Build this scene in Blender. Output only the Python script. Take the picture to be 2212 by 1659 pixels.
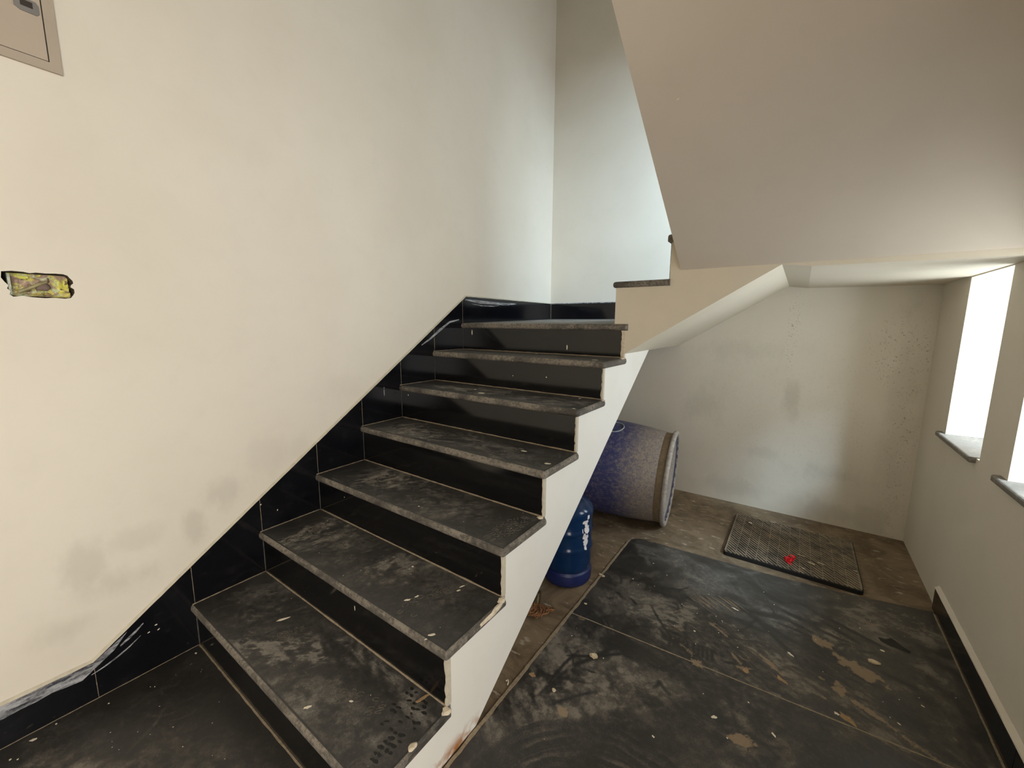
import bpy, bmesh, math, random
import numpy as np
from mathutils import Vector, Matrix, noise as mnoise

for o in list(bpy.data.objects):
    bpy.data.objects.remove(o, do_unlink=True)
scene = bpy.context.scene
COL = scene.collection
random.seed(7)

# ---------------------------------------------------------------- camera
CAM = Vector((1.6899, -0.4277, 1.1592))
RT = Vector((0.8165832, 0.5771925, 0.0063872))
UP = Vector((-0.0901888, 0.1166495, 0.9890697))
FW = Vector((-0.5701385, 0.8082337, -0.1473103))
cd = bpy.data.cameras.new('camera'); cam = bpy.data.objects.new('camera', cd); COL.objects.link(cam)
cd.sensor_fit = 'HORIZONTAL'; cd.sensor_width = 36.0; cd.lens = 876.877 * 36.0 / 2212.0
cd.clip_start = 0.02
m = Matrix((RT, UP, -FW)).transposed().to_4x4(); m.translation = CAM
cam.matrix_world = m
scene.camera = cam

# ---------------------------------------------------------------- world and daylight
world = bpy.data.worlds.new('daylight'); scene.world = world; world.use_nodes = True
bgn = world.node_tree.nodes['Background']
bgn.inputs['Color'].default_value = (0.80, 0.90, 1.0, 1); bgn.inputs['Strength'].default_value = 1.0

def area_light(name, loc, direction, sx, sy, power, color):
    ld = bpy.data.lights.new(name, 'AREA'); ld.shape = 'RECTANGLE'; ld.size = sx; ld.size_y = sy
    ld.energy = power; ld.color = color
    o = bpy.data.objects.new(name, ld); COL.objects.link(o); o.location = loc
    o.rotation_euler = Vector(direction).to_track_quat('-Z', 'Y').to_euler()
    return o

# daylight standing in each real opening of the building
area_light('daylight_low_window', (2.60, 1.89, 1.03), (-1, 0, 0), 0.60, 0.80, 16.0, (0.82, 0.92, 1.0))
area_light('daylight_second_window', (2.60, 1.21, 1.03), (-1, 0, 0), 0.60, 0.80, 13.0, (0.88, 0.95, 1.0))
area_light('bright_sky_beyond_upper_window', (4.30, 0.10, 3.65), (-3.6, 2.3, -1.6), 1.2, 1.2, 500.0, (0.60, 0.81, 1.0))
area_light('daylight_upper_window', (2.60, 1.75, 2.55), (-1, 0, 0), 1.4, 1.1, 13.0, (0.92, 0.96, 1.0))
area_light('daylight_doorway', (2.60, -1.10, 1.10), (-1, 0, 0), 1.45, 2.2, 60.0, (1.0, 0.925, 0.83))
scene.view_settings.view_transform = 'Standard'
scene.view_settings.look = 'None'
scene.view_settings.gamma = 1.0
scene.view_settings.use_curve_mapping = False
scene.view_settings.exposure = 0.0

# ---------------------------------------------------------------- dimensions
W = 1.0198                     # open side of the lower flight
YB = 2.5072                    # back wall
XR = 2.2502                    # right wall
YS = [0.0, 0.2376, 0.4801, 0.7144, 0.9533, 1.1960, 1.4348]          # riser faces
ZS = [0.162, 0.3343, 0.4983, 0.6674, 0.8382, 1.0027, 1.1600]        # tread tops
YF = -2.5                      # front wall
ZT = 4.6
X2, X3 = 0.967, 1.205          # risers of the short middle flight
Z21, Z22 = 1.352, 1.535
XU = 1.25                      # open side of the upper flight

# ---------------------------------------------------------------- node helpers
class NT:
    def __init__(s, name):
        s.mat = bpy.data.materials.new(name); s.mat.use_nodes = True
        s.t = s.mat.node_tree; s.bsdf = s.t.nodes['Principled BSDF']
        s._pos = None
    def n(s, typ, **kw):
        nd = s.t.nodes.new(typ)
        for k, v in kw.items(): setattr(nd, k, v)
        return nd
    def put(s, sock, v):
        if isinstance(v, bpy.types.NodeSocket): s.t.links.new(v, sock)
        else:
            if hasattr(sock.default_value, '__len__') and not isinstance(v, (tuple, list)): v = (v,) * len(sock.default_value)
            if hasattr(sock.default_value, '__len__') and len(sock.default_value) == 4 and len(v) == 3: v = (*v, 1)
            sock.default_value = v
    @property
    def pos(s):
        if s._pos is None: s._pos = s.n('ShaderNodeNewGeometry').outputs['Position']
        return s._pos
    def map(s, scale=(1, 1, 1), rot=(0, 0, 0), vec=None):
        nd = s.n('ShaderNodeMapping'); s.put(nd.inputs['Vector'], vec or s.pos)
        nd.inputs['Scale'].default_value = scale; nd.inputs['Rotation'].default_value = rot
        return nd.outputs['Vector']
    def noise(s, scale, detail=4, rough=0.55, dist=0.0, vec=None):
        nd = s.n('ShaderNodeTexNoise'); s.put(nd.inputs['Vector'], vec or s.pos)
        nd.inputs['Scale'].default_value = scale; nd.inputs['Detail'].default_value = detail
        nd.inputs['Roughness'].default_value = rough; nd.inputs['Distortion'].default_value = dist
        return nd.outputs['Fac']
    def math(s, op, a, b=0.0, c=None, clamp=False):
        nd = s.n('ShaderNodeMath', operation=op, use_clamp=clamp)
        s.put(nd.inputs[0], a); s.put(nd.inputs[1], b)
        if c is not None: s.put(nd.inputs[2], c)
        return nd.outputs[0]
    def mul(s, a, b): return s.math('MULTIPLY', a, b)
    def add(s, a, b): return s.math('ADD', a, b)
    def max(s, a, b): return s.math('MAXIMUM', a, b)
    def ramp(s, x, lo, hi, a=0.0, b=1.0):
        nd = s.n('ShaderNodeMapRange', interpolation_type='SMOOTHSTEP')
        s.put(nd.inputs[0], x)
        for i, v in zip((1, 2, 3, 4), (lo, hi, a, b)): nd.inputs[i].default_value = v
        return nd.outputs[0]
    def mix(s, f, a, b):
        nd = s.n('ShaderNodeMix', data_type='RGBA')
        s.put(nd.inputs[0], f); s.put(nd.inputs[6], a); s.put(nd.inputs[7], b)
        return nd.outputs[2]
    def blob(s, c, r, soft=0.35, rot=0.0, wob=None):
        """soft ellipsoid mask round a world point"""
        sub = s.n('ShaderNodeVectorMath', operation='SUBTRACT'); s.put(sub.inputs[0], s.pos); sub.inputs[1].default_value = c
        mp = s.map((1 / r[0], 1 / r[1], 1 / r[2]), (0, 0, rot), vec=sub.outputs[0]) if rot == 0 else None
        if mp is None:
            rr = s.n('ShaderNodeVectorRotate', rotation_type='Z_AXIS'); s.put(rr.inputs['Vector'], sub.outputs[0]); rr.inputs['Angle'].default_value = -rot
            mp = s.map((1 / r[0], 1 / r[1], 1 / r[2]), vec=rr.outputs[0])
        ln = s.n('ShaderNodeVectorMath', operation='LENGTH'); s.put(ln.inputs[0], mp)
        v = ln.outputs['Value']
        if wob is not None: v = s.add(v, wob)
        return s.ramp(v, 1 - soft, 1 + soft, 1.0, 0.0)
    def axis(s, i):
        nd = s.n('ShaderNodeSeparateXYZ'); s.put(nd.inputs[0], s.pos); return nd.outputs[i]
    def bump(s, h, strength=0.2, dist=0.01):
        nd = s.n('ShaderNodeBump'); s.put(nd.inputs['Height'], h); nd.inputs['Strength'].default_value = strength; nd.inputs['Distance'].default_value = dist
        s.t.links.new(nd.outputs[0], s.bsdf.inputs['Normal'])
    def done(s, color, rough=0.6, **kw):
        s.put(s.bsdf.inputs['Base Color'], color); s.put(s.bsdf.inputs['Roughness'], rough)
        for k, v in kw.items(): s.put(s.bsdf.inputs[k.replace('_', ' ')], v)
        return s.mat

def sr(r, g, b):
    f = lambda c: (c / 255 / 12.92) if c / 255 <= 0.04045 else ((c / 255 + 0.055) / 1.055) ** 2.4
    return (f(r), f(g), f(b))

# ---------------------------------------------------------------- materials
PAINT = (0.78, 0.716, 0.608)
def paint(name, stains=(), specks=(), col=PAINT, mud=None, amount=1.0):
    t = NT(name)
    broad = t.noise(1.6, 2, 0.6); fine = t.noise(11, 3, 0.65)
    c = t.mix(t.ramp(broad, 0.35, 0.7), col, tuple(v * k for v, k in zip(col, (0.95, 0.94, 0.92))))
    c = t.mix(t.mul(t.ramp(fine, 0.45, 0.75), 0.12), c, tuple(v * 0.8 for v in col))
    if stains:
        nn = t.noise(9, 4, 0.65, vec=t.map((1, 1, 0.6)))
        wob = t.ramp(nn, 0.25, 0.75, -0.7, 0.7)
        acc = None
        for (ctr, r, a) in stains:
            k = t.mul(t.blob(ctr, r, 0.8, wob=wob), a)
            acc = k if acc is None else t.max(acc, k)
        c = t.mix(acc, c, sr(128, 122, 106))
    if specks:
        sp = t.mul(t.ramp(t.noise(125, 3, 0.7), 0.595, 0.68), 0.75)
        acc = None
        for (ctr, r, a) in specks:
            k = t.mul(t.blob(ctr, r, 0.8), a)
            acc = k if acc is None else t.max(acc, k)
        c = t.mix(t.mul(sp, acc), c, sr(62, 54, 42))
    if mud is not None:
        mn = t.noise(16, 3, 0.6)
        c = t.mix(t.mul(t.blob(mud[0], mud[1], 0.4, wob=t.ramp(mn, 0.3, 0.7, -0.5, 0.5)), t.ramp(mn, 0.35, 0.6)), c, sr(168, 112, 62))
    t.bump(t.noise(30, 1, 0.5), 0.07, 0.004)
    return t.done(c, 0.62, Specular_IOR_Level=0.3)

def dusty(name, base, dust, gloss=0.3, tanc=(0.30, 0.22, 0.14), haze=0.04):
    """black granite whose dust and mud cover is stored per vertex (attributes dust, mud)"""
    t = NT(name)
    da = t.n('ShaderNodeAttribute', attribute_name='dust').outputs['Fac']; ta = t.n('ShaderNodeAttribute', attribute_name='mud').outputs['Fac']
    n3 = t.noise(210, 3, 0.75); n5 = t.noise(60, 2, 0.6)
    g = t.add(da, t.add(t.mul(t.math('SUBTRACT', n3, 0.5), 1.1), t.mul(t.math('SUBTRACT', n5, 0.5), 0.7)))
    d = t.add(t.mul(t.ramp(g, 0.10, 1.05), 0.65), t.mul(da, 0.30))
    d = t.math('MINIMUM', t.add(d, t.mul(n5, haze * 2)), 1.0)
    c = t.mix(d, t.mix(t.ramp(n3, 0.5, 0.75), base, tuple(v * 1.6 for v in base)), dust)
    ta = t.ramp(t.add(ta, t.mul(t.math('SUBTRACT', n3, 0.5), 0.9)), 0.25, 0.62, 0.0, 0.85)
    c = t.mix(ta, c, tanc)
    t.bump(n3, 0.08, 0.002)
    return t.done(c, t.ramp(t.max(d, ta), 0.0, 0.5, gloss, 0.85), Specular_IOR_Level=0.5)

def granite(name, base=(0.010, 0.010, 0.011), dust=(0.115, 0.104, 0.088), lo=0.45, hi=0.8, amount=0.6, gloss=0.22,
            patches=(), streak=0.35, stretch=(5, 26, 5), srot=0.5, tan=(), arcs=False, tanc=(0.27, 0.20, 0.13), plane=None, haze=0.05):
    t = NT(name)
    n1 = t.noise(4.2, 4, 0.68, 0.6); n2 = t.noise(1.0, 4, 0.72, 0.3, vec=t.map(stretch, (0, 0, srot)))
    n3 = t.noise(95, 3, 0.7)
    n4 = n1
    d = t.mul(t.ramp(n1, lo, hi), amount)
    d = t.add(d, t.mul(t.ramp(n2, 0.47, 0.74), streak))
    wob = t.ramp(n4, 0.25, 0.75, -0.55, 0.55)
    acc = None
    for (c, r, rot, a) in patches:
        k = t.mul(t.blob(c, r, 0.5, rot, wob), a)
        acc = k if acc is None else t.max(acc, k)
    if acc is not None:
        d = t.add(d, t.mul(acc, t.ramp(t.add(t.mul(n4, 0.6), t.mul(n2, 0.4)), 0.36, 0.62)))
    if arcs:
        sub = t.n('ShaderNodeVectorMath', operation='SUBTRACT'); t.put(sub.inputs[0], t.pos); sub.inputs[1].default_value = (1.42, 0.25, 0)
        ln = t.n('ShaderNodeVectorMath', operation='LENGTH'); t.put(ln.inputs[0], sub.outputs[0]); r = ln.outputs['Value']
        rn = t.n('ShaderNodeCombineXYZ'); t.put(rn.inputs[0], t.add(t.mul(r, 60.0), t.mul(n1, 1.4)))
        ring = t.ramp(t.noise(1.0, 3, 0.6, vec=rn.outputs[0]), 0.42, 0.66)
        band = t.mul(t.ramp(r, 0.13, 0.2), t.ramp(r, 0.335, 0.35, 1.0, 0.0))
        inside = t.ramp(r, 0.335, 0.352, 0.45, 1.0)
        d = t.add(t.mul(d, inside), t.mul(t.mul(band, ring), 0.30))
    d = t.mul(d, t.ramp(n3, 0.3, 0.65, 0.30, 1.35))
    d = t.math('MINIMUM', t.add(d, haze), 1.0)
    bc = t.mix(t.ramp(n3, 0.5, 0.75), base, tuple(v * 1.7 for v in base))
    c = t.mix(d, bc, dust)
    if tan:
        acc = None
        w2 = t.ramp(t.noise(40, 5, 0.65, 0.6), 0.25, 0.75, -0.7, 0.7)
        for (ctr, r, rot, a) in tan:
            k = t.mul(t.blob(ctr, r, 0.18, rot, w2), a)
            acc = k if acc is None else t.max(acc, k)
        c = t.mix(acc, c, tanc)
        d = t.max(d, acc)
    return t.done(c, t.ramp(d, 0.0, 0.6, gloss, 0.8), Specular_IOR_Level=0.5)

def simple(name, col, rough=0.6, var=0.25, scale=20, bump=0.1, **kw):
    t = NT(name)
    n = t.noise(scale, 5, 0.65)
    c = t.mix(t.ramp(n, 0.35, 0.7), col, tuple(v * (1 - var) for v in col))
    if bump: t.bump(n, bump, 0.004)
    return t.done(c, rough, **kw)

m_wall = paint('cream_wall_paint')
m_left = paint('cream_wall_paint_stair_side', stains=[
    ((0, -0.25, 0.43), (1, 0.035, 0.07), 0.20), ((0, -0.19, 0.34), (1, 0.08, 0.04), 0.17), ((0, -0.13, 0.46), (1, 0.05, 0.035), 0.13),
    ((0, 0.02, 0.44), (1, 0.03, 0.05), 0.20), ((0, 0.14, 0.54), (1, 0.06, 0.05), 0.17), ((0, -0.30, 0.26), (1, 0.06, 0.03), 0.13),
    ((0, 0.30, 0.64), (1, 0.10, 0.05), 0.08), ((0, 0.6, 0.86), (1, 0.12, 0.05), 0.06)])
m_back = paint('cream_wall_paint_back', stains=[
    ((1.68, YB, 0.72), (0.04, 1, 0.09), 0.20), ((1.20, YB, 0.62), (0.10, 1, 0.10), 0.14), ((1.55, YB, 0.36), (0.05, 1, 0.03), 0.14),
    ((1.92, YB, 0.30), (0.14, 1, 0.05), 0.17), ((1.45, YB, 0.10), (0.18, 1, 0.05), 0.15), ((1.98, YB, 0.07), (0.25, 1, 0.06), 0.18),
    ((2.16, YB, 0.70), (0.05, 1, 0.5), 0.13), ((1.40, YB, 1.0), (0.2, 1, 0.06), 0.11)],
    specks=[((2.14, YB, 1.02), (0.12, 1, 0.16), 1.0), ((2.18, YB, 0.55), (0.05, 1, 0.6), 0.80), ((1.65, YB, 1.10), (0.03, 1, 0.25), 0.90), ((1.65, YB, 0.6), (0.7, 1, 0.5), 0.21)])
m_right = paint('cream_wall_paint_window_side', specks=[((XR + 0.1, 2.09, 1.0), (0.3, 0.05, 0.5), 0.8)])
m_stringer = paint('lightened_stringer_paint', col=(0.86, 0.84, 0.78), mud=((W, 0.27, 0.0), (0.3, 0.12, 0.035)))  # wall paint made whiter: window light on this side put into the colour
m_soffit = paint('shaded_soffit_paint', col=(0.64, 0.56, 0.465))  # same wall paint, darkened and browned: underside shade and floor bounce in the colour
m_plaster = simple('rough_cream_plaster', sr(224, 210, 186), 0.85, 0.25, 60, 0.5)
m_edge = simple('thick_paint_edge', sr(205, 196, 176), 0.7, 0.15, 50, 0.2)

m_tread = dusty('dusty_black_granite_tread', (0.013, 0.013, 0.0135), (0.235, 0.216, 0.186), 0.36, haze=0.085)
m_nose = granite('scuffed_granite_nosing', lo=0.30, hi=0.66, amount=0.85, streak=0.55, dust=(0.235, 0.205, 0.165), gloss=0.4, stretch=(26, 30, 60), haze=0.16)
m_riser = granite('polished_black_granite_riser', base=(0.003, 0.003, 0.0034), lo=0.55, hi=0.9, amount=0.08, streak=0.06, gloss=0.11, stretch=(3, 3, 40), srot=0, haze=0.008)
m_skirt = granite('polished_black_granite_skirting', base=(0.0035, 0.0037, 0.0055), lo=0.55, hi=0.9, amount=0.06, streak=0.05, gloss=0.10, stretch=(6, 14, 22), haze=0.006)
m_slab = dusty('dusty_black_granite_floor', (0.013, 0.0125, 0.012), (0.215, 0.188, 0.152), 0.34, haze=0.045)
t = NT('brown_cement_floor')
n1 = t.noise(5, 5, 0.7, 0.8); n2 = t.noise(1, 4, 0.7, 0.4, vec=t.map((4, 18, 4), (0, 0, 1.2))); n3 = t.noise(120, 2, 0.6)
c = t.mix(t.ramp(n1, 0.3, 0.7), sr(98, 81, 60), sr(142, 123, 98))
c = t.mix(t.mul(t.ramp(n2, 0.52, 0.7), 0.5), c, sr(76, 60, 45))
c = t.mix(t.mul(t.ramp(t.noise(16, 5, 0.6, vec=t.map((1, 2.2, 1))), 0.60, 0.68), 0.8), c, sr(178, 166, 146))
t.bump(n3, 0.25, 0.002)
m_cement = t.done(c, 0.75)
m_grout = simple('dusty_grout', sr(158, 142, 118), 0.9, 0.35, 90, 0.4)
m_grout_dark = simple('grey_joint_filler', sr(96, 90, 82), 0.9, 0.3, 60, 0.3)
m_paintdrop = simple('dried_cream_paint', sr(232, 222, 200), 0.45, 0.1, 60, 0.1)
t = NT('thin_whitewash_smear')
n1 = t.noise(1.0, 4, 0.7, 0.3, vec=t.map((60, 14, 70), (0.55, 0, 0))); n2 = t.noise(160, 2, 0.6)
m_smear = t.done(t.mix(t.ramp(t.add(n1, t.mul(n2, 0.2)), 0.42, 0.76), sr(40, 41, 46), sr(176, 176, 178)), 0.6)
m_print = simple('dry_mud_print', sr(124, 116, 104), 0.95, 0.5, 130, 0.2)
m_print_dark = simple('wet_mud_print', sr(33, 32, 31), 0.55, 0.3, 130, 0.2)
m_tandrop = simple('tan_mud_chip', sr(168, 138, 100), 0.9, 0.3, 70, 0.4)
m_oil = simple('dark_oil_spot', sr(14, 16, 14), 0.35, 0.2, 60, 0.1)
m_chip = simple('broken_plaster', sr(214, 196, 164), 0.9, 0.25, 90, 0.5)
m_shutter = simple('grey_metal_board', sr(184, 168, 150), 0.5, 0.05, 8, 0.02)
m_board_frame = simple('grey_board_frame', sr(178, 163, 145), 0.5, 0.05, 8, 0.02)
m_latch = simple('grey_plastic_latch', sr(128, 124, 120), 0.45, 0.08, 20, 0.03)
m_dark = simple('dark_gap', sr(58, 50, 42), 0.8, 0.1, 20, 0)
m_frame = simple('window_frame_paint', sr(210, 208, 200), 0.5, 0.08, 15, 0.02)
m_sillm = granite('worn_grey_stone_sill', base=(0.09, 0.08, 0.068), dust=(0.30, 0.265, 0.22), lo=0.35, hi=0.7, amount=0.6, gloss=0.4)
# drum
t = NT('dusty_blue_plastic_drum')
n1 = t.noise(48, 4, 0.8); n2 = t.noise(110, 3, 0.7)
xx = t.axis(0)
d = t.add(t.ramp(t.add(xx, t.mul(n1, 0.12)), 0.93, 1.14, 0.06, 0.80), t.mul(t.ramp(n1, 0.46, 0.66), 0.40))
d = t.mul(d, t.ramp(n2, 0.3, 0.62, 0.55, 1.1))
c = t.mix(t.ramp(n1, 0.3, 0.7), sr(38, 46, 100), sr(54, 62, 112))
c = t.mix(t.math('MINIMUM', d, 1.0), c, sr(150, 138, 122))
m_drum = t.done(c, 0.5)
m_rim = simple('dirty_white_rim', sr(182, 174, 166), 0.6, 0.4, 60, 0.3)
m_band = simple('dusty_brown_band', sr(136, 118, 92), 0.7, 0.3, 40, 0.2)
m_lid = simple('dusty_blue_lid', sr(92, 92, 108), 0.6, 0.45, 40, 0.2)
# jug
t = NT('translucent_blue_bottle_plastic')
n = t.noise(30, 5, 0.7)
m_jug = t.done(t.mix(t.ramp(n, 0.4, 0.8), (0.006, 0.035, 0.12), (0.010, 0.045, 0.12)), 0.14, Transmission_Weight=0.30, IOR=1.45)
m_jugbase = simple('dusty_blue_bottle_base', sr(28, 40, 92), 0.4, 0.35, 60, 0.1)
m_label = simple('torn_white_label', sr(226, 224, 226), 0.7, 0.08, 40, 0.1)
# mat
t = NT('dusty_ribbed_rubber')
n1 = t.noise(14, 6, 0.7); n2 = t.noise(60, 4, 0.6)
c = t.mix(t.ramp(n1, 0.3, 0.68), sr(96, 86, 74), sr(150, 134, 112))
c = t.mix(t.mul(t.ramp(n2, 0.6, 0.72), 0.5), c, sr(170, 156, 132))
m_rib = t.done(c, 0.85)
m_matbase = simple('black_rubber_base', sr(22, 19, 17), 0.8, 0.4, 40, 0.2)
m_rope = simple('coir_rope_fibre', sr(150, 104, 68), 0.95, 0.45, 220, 0.5)
m_rope_dark = simple('dark_cord', sr(70, 56, 36), 0.9, 0.4, 120, 0.3)
m_red = simple('red_plastic', sr(246, 34, 44), 0.35, 0.35, 60, 0.1)
# paint-splashed switch recess
t = NT('paint_splashed_metal_box')
n1 = t.noise(26, 5, 0.65, 0.9); n2 = t.noise(55, 5, 0.7, 0.5); n3 = t.noise(34, 4, 0.6, 1.5, vec=t.map((1, 1, 1), (0.4, 0.9, 0.2)))
c = t.mix(t.ramp(n1, 0.42, 0.56), sr(232, 226, 110), sr(176, 148, 130))
c = t.mix(t.ramp(n3, 0.52, 0.62), c, sr(206, 216, 176))
c = t.mix(t.ramp(n2, 0.56, 0.64), c, sr(110, 92, 62))
t.bump(n2, 0.6, 0.004)
m_splash = t.done(c, 0.45)
m_chase = simple('raw_wall_edge', sr(74, 60, 46), 0.9, 0.5, 90, 0.6)

# ---------------------------------------------------------------- mesh helpers
BASE = {}
def empty(name, loc, label=None, cat=None, group=None, kind=None):
    o = bpy.data.objects.new(name, None); COL.objects.link(o); o.location = loc; BASE[o] = Vector(loc)
    tag(o, label, cat, group, kind); o.empty_display_size = 0.05
    return o
def tag(o, label=None, cat=None, group=None, kind=None):
    if label: o['label'] = label
    if cat: o['category'] = cat
    if group: o['group'] = group
    if kind: o['kind'] = kind
    return o
def build(name, verts, faces, mats, parent=None, fm=None, smooth=False, base=None, kind=None, recalc=True):
    """one mesh object from world-space verts"""
    if not isinstance(mats, (list, tuple)): mats = [mats]
    b = BASE[parent] if parent is not None else Vector(base or (0, 0, 0))
    me = bpy.data.meshes.new(name)
    me.from_pydata([tuple(Vector(v) - b) for v in verts], [], faces)
    for mm in mats: me.materials.append(mm)
    if fm:
        for p, i in zip(me.polygons, fm): p.material_index = i
    if recalc:
        bm = bmesh.new(); bm.from_mesh(me); bmesh.ops.recalc_face_normals(bm, faces=bm.faces[:]); bm.to_mesh(me); bm.free()
    if smooth:
        for p in me.polygons: p.use_smooth = True
    me.update()
    o = bpy.data.objects.new(name, me); COL.objects.link(o)
    if parent is not None: o.parent = parent
    else: o.location = b
    BASE[o] = b
    if kind: o['kind'] = kind
    return o
def boxv(x0, x1, y0, y1, z0, z1):
    v = [(x0, y0, z0), (x1, y0, z0), (x1, y1, z0), (x0, y1, z0), (x0, y0, z1), (x1, y0, z1), (x1, y1, z1), (x0, y1, z1)]
    f = [(0, 3, 2, 1), (4, 5, 6, 7), (0, 1, 5, 4), (1, 2, 6, 5), (2, 3, 7, 6), (3, 0, 4, 7)]
    return v, f
def join(parts):
    V, F = [], []
    for v, f in parts:
        k = len(V); V += list(v); F += [tuple(i + k for i in q) for q in f]
    return V, F
def prism(poly, axis, a, b):
    """poly: 2D points in the two other axes (order x,y,z), extruded along axis from a to b"""
    def P(p, c):
        return {'x': (c, p[0], p[1]), 'y': (p[0], c, p[1]), 'z': (p[0], p[1], c)}[axis]
    n = len(poly)
    v = [P(p, a) for p in poly] + [P(p, b) for p in poly]
    f = [tuple(range(n))[::-1], tuple(range(n, 2 * n))] + [(i, (i + 1) % n, n + (i + 1) % n, n + i) for i in range(n)]
    return v, f
def bevel_box(name, x0, x1, y0, y1, z0, z1, mats, parent, sel, off=0.011, seg=4, worn=None, base=None, jitter=0.0):
    """box with chosen edges rounded. sel(mid) picks edges by midpoint; worn(n, c) picks faces for mats[1]"""
    bm = bmesh.new(); v, f = boxv(x0, x1, y0, y1, z0, z1)
    bv = [bm.verts.new(p) for p in v]
    for q in f: bm.faces.new([bv[i] for i in q])
    bm.normal_update()
    es = [e for e in bm.edges if sel((e.verts[0].co + e.verts[1].co) / 2)]
    if es: bmesh.ops.bevel(bm, geom=es, offset=off, segments=seg, affect='EDGES', profile=0.5)
    bm.normal_update(); bm.verts.index_update()
    V = [tuple(p.co) for p in bm.verts]; F = [tuple(p.index for p in q.verts) for q in bm.faces]
    FM = [1 if (worn and worn(q.normal, q.calc_center_median())) else 0 for q in bm.faces]
    bm.free()
    return build(name, V, F, mats, parent, FM, base=base)
def tube(pts, r, seg=7, closed=False):
    V, F = [], []; n = len(pts); pts = [Vector(p) for p in pts]
    for i, p in enumerate(pts):
        a = pts[max(i - 1, 0)]; b = pts[min(i + 1, n - 1)]
        if closed: a = pts[i - 1]; b = pts[(i + 1) % n]
        d = (b - a).normalized(); u = d.cross(Vector((0.13, 0.31, 0.94))).normalized(); w = d.cross(u)
        rr = r[i] if isinstance(r, list) else r
        for k in range(seg):
            t_ = 2 * math.pi * k / seg; V.append(tuple(p + rr * (math.cos(t_) * u + math.sin(t_) * w)))
    rng = n if closed else n - 1
    for i in range(rng):
        for k in range(seg):
            j = (i + 1) % n
            F.append((i * seg + k, i * seg + (k + 1) % seg, j * seg + (k + 1) % seg, j * seg + k))
    if not closed: F += [tuple(range(seg))[::-1], tuple(range((n - 1) * seg, n * seg))]
    return V, F
def catmull(P, m=8):
    P = [Vector(p) for p in P]; out = []
    for i in range(len(P) - 1):
        a, b, c, d = P[max(i - 1, 0)], P[i], P[i + 1], P[min(i + 2, len(P) - 1)]
        for k in range(m):
            t_ = k / m
            out.append(0.5 * ((2 * b) + (c - a) * t_ + (2 * a - 5 * b + 4 * c - d) * t_ ** 2 + (3 * b - a - 3 * c + d) * t_ ** 3))
    out.append(P[-1]); return out
def lathe(profile, seg=48, close=False):
    """profile of (radius, height): verts round +Z"""
    V, F = [], []; n = len(profile)
    for (r, h) in profile:
        for k in range(seg):
            a = 2 * math.pi * k / seg; V.append((r * math.cos(a), r * math.sin(a), h))
    for i in range(n - 1):
        for k in range(seg):
            F.append((i * seg + k, i * seg + (k + 1) % seg, (i + 1) * seg + (k + 1) % seg, (i + 1) * seg + k))
    F.append(tuple(range(seg))[::-1]); F.append(tuple(range((n - 1) * seg, n * seg)))
    return V, F
def spot(c, rx, ry, rot=0.0, n=(0, 0, 1), h=0.0009, seed=0, k=12, rag=0.28):
    """irregular low dome of dried paint on a surface point c"""
    rnd = random.Random(seed); n = Vector(n)
    u = Vector((1, 0, 0)) if abs(n.x) < 0.5 else Vector((0, 1, 0)); w = n.cross(u)
    c = Vector(c); V, F = [], []
    rads = [1 + rnd.uniform(-rag, rag) for _ in range(k)]
    def ring(s, z):
        for i in range(k):
            a = 2 * math.pi * i / k; ex, ey = rx * s * rads[i] * math.cos(a), ry * s * rads[i] * math.sin(a)
            X = ex * math.cos(rot) - ey * math.sin(rot); Y = ex * math.sin(rot) + ey * math.cos(rot)
            V.append(tuple(c + u * X + w * Y + n * z))
    ring(1.0, 0.0002); ring(0.82, h)
    for i in range(k): F.append((i, (i + 1) % k, k + (i + 1) % k, k + i))
    F.append(tuple(range(k, 2 * k)))
    return V, F
def lump(c, r, seed=0, flat=0.6, sub=2):
    """rough broken chunk resting on z of c"""
    bm = bmesh.new(); bmesh.ops.create_icosphere(bm, subdivisions=sub, radius=1.0)
    off = Vector((seed * 3.17, seed * 1.31, seed * 0.77))
    for v in bm.verts:
        k = 1 + 0.45 * mnoise.noise(v.co * 1.3 + off) + 0.18 * mnoise.noise(v.co * 3.7 + off)
        v.co = Vector((v.co.x * r[0] * k, v.co.y * r[1] * k, v.co.z * r[2] * k))
    zmin = min(v.co.z for v in bm.verts)
    V = [(v.co.x + c[0], v.co.y + c[1], max(v.co.z, zmin * flat) - zmin * flat + c[2]) for v in bm.verts]
    bm.verts.index_update(); F = [tuple(p.index for p in q.verts) for q in bm.faces]; bm.free()
    return V, F
def cellwall(us, vs, holes, mapping, t0, t1):
    """solid wall on a grid with holes: only outer faces. mapping(u,v,t)->xyz"""
    def solid(i, j):
        if i < 0 or j < 0 or i >= len(us) - 1 or j >= len(vs) - 1: return False
        cu, cv = (us[i] + us[i + 1]) / 2, (vs[j] + vs[j + 1]) / 2
        return not any(a < cu < b and c_ < cv < d for a, b, c_, d in holes)
    V, idx, F = [], {}, []
    def vid(i, j, t_):
        if (i, j, t_) not in idx: idx[(i, j, t_)] = len(V); V.append(mapping(us[i], vs[j], (t0, t1)[t_]))
        return idx[(i, j, t_)]
    for i in range(len(us) - 1):
        for j in range(len(vs) - 1):
            if not solid(i, j): continue
            for t_ in (0, 1): F.append((vid(i, j, t_), vid(i + 1, j, t_), vid(i + 1, j + 1, t_), vid(i, j + 1, t_)))
            for (di, dj, a, b) in ((-1, 0, (i, j), (i, j + 1)), (1, 0, (i + 1, j), (i + 1, j + 1)), (0, -1, (i, j), (i + 1, j)), (0, 1, (i, j + 1), (i + 1, j + 1))):
                if not solid(i + di, j + dj): F.append((vid(*a, 0), vid(*b, 0), vid(*b, 1), vid(*a, 1)))
    return V, F
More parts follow.
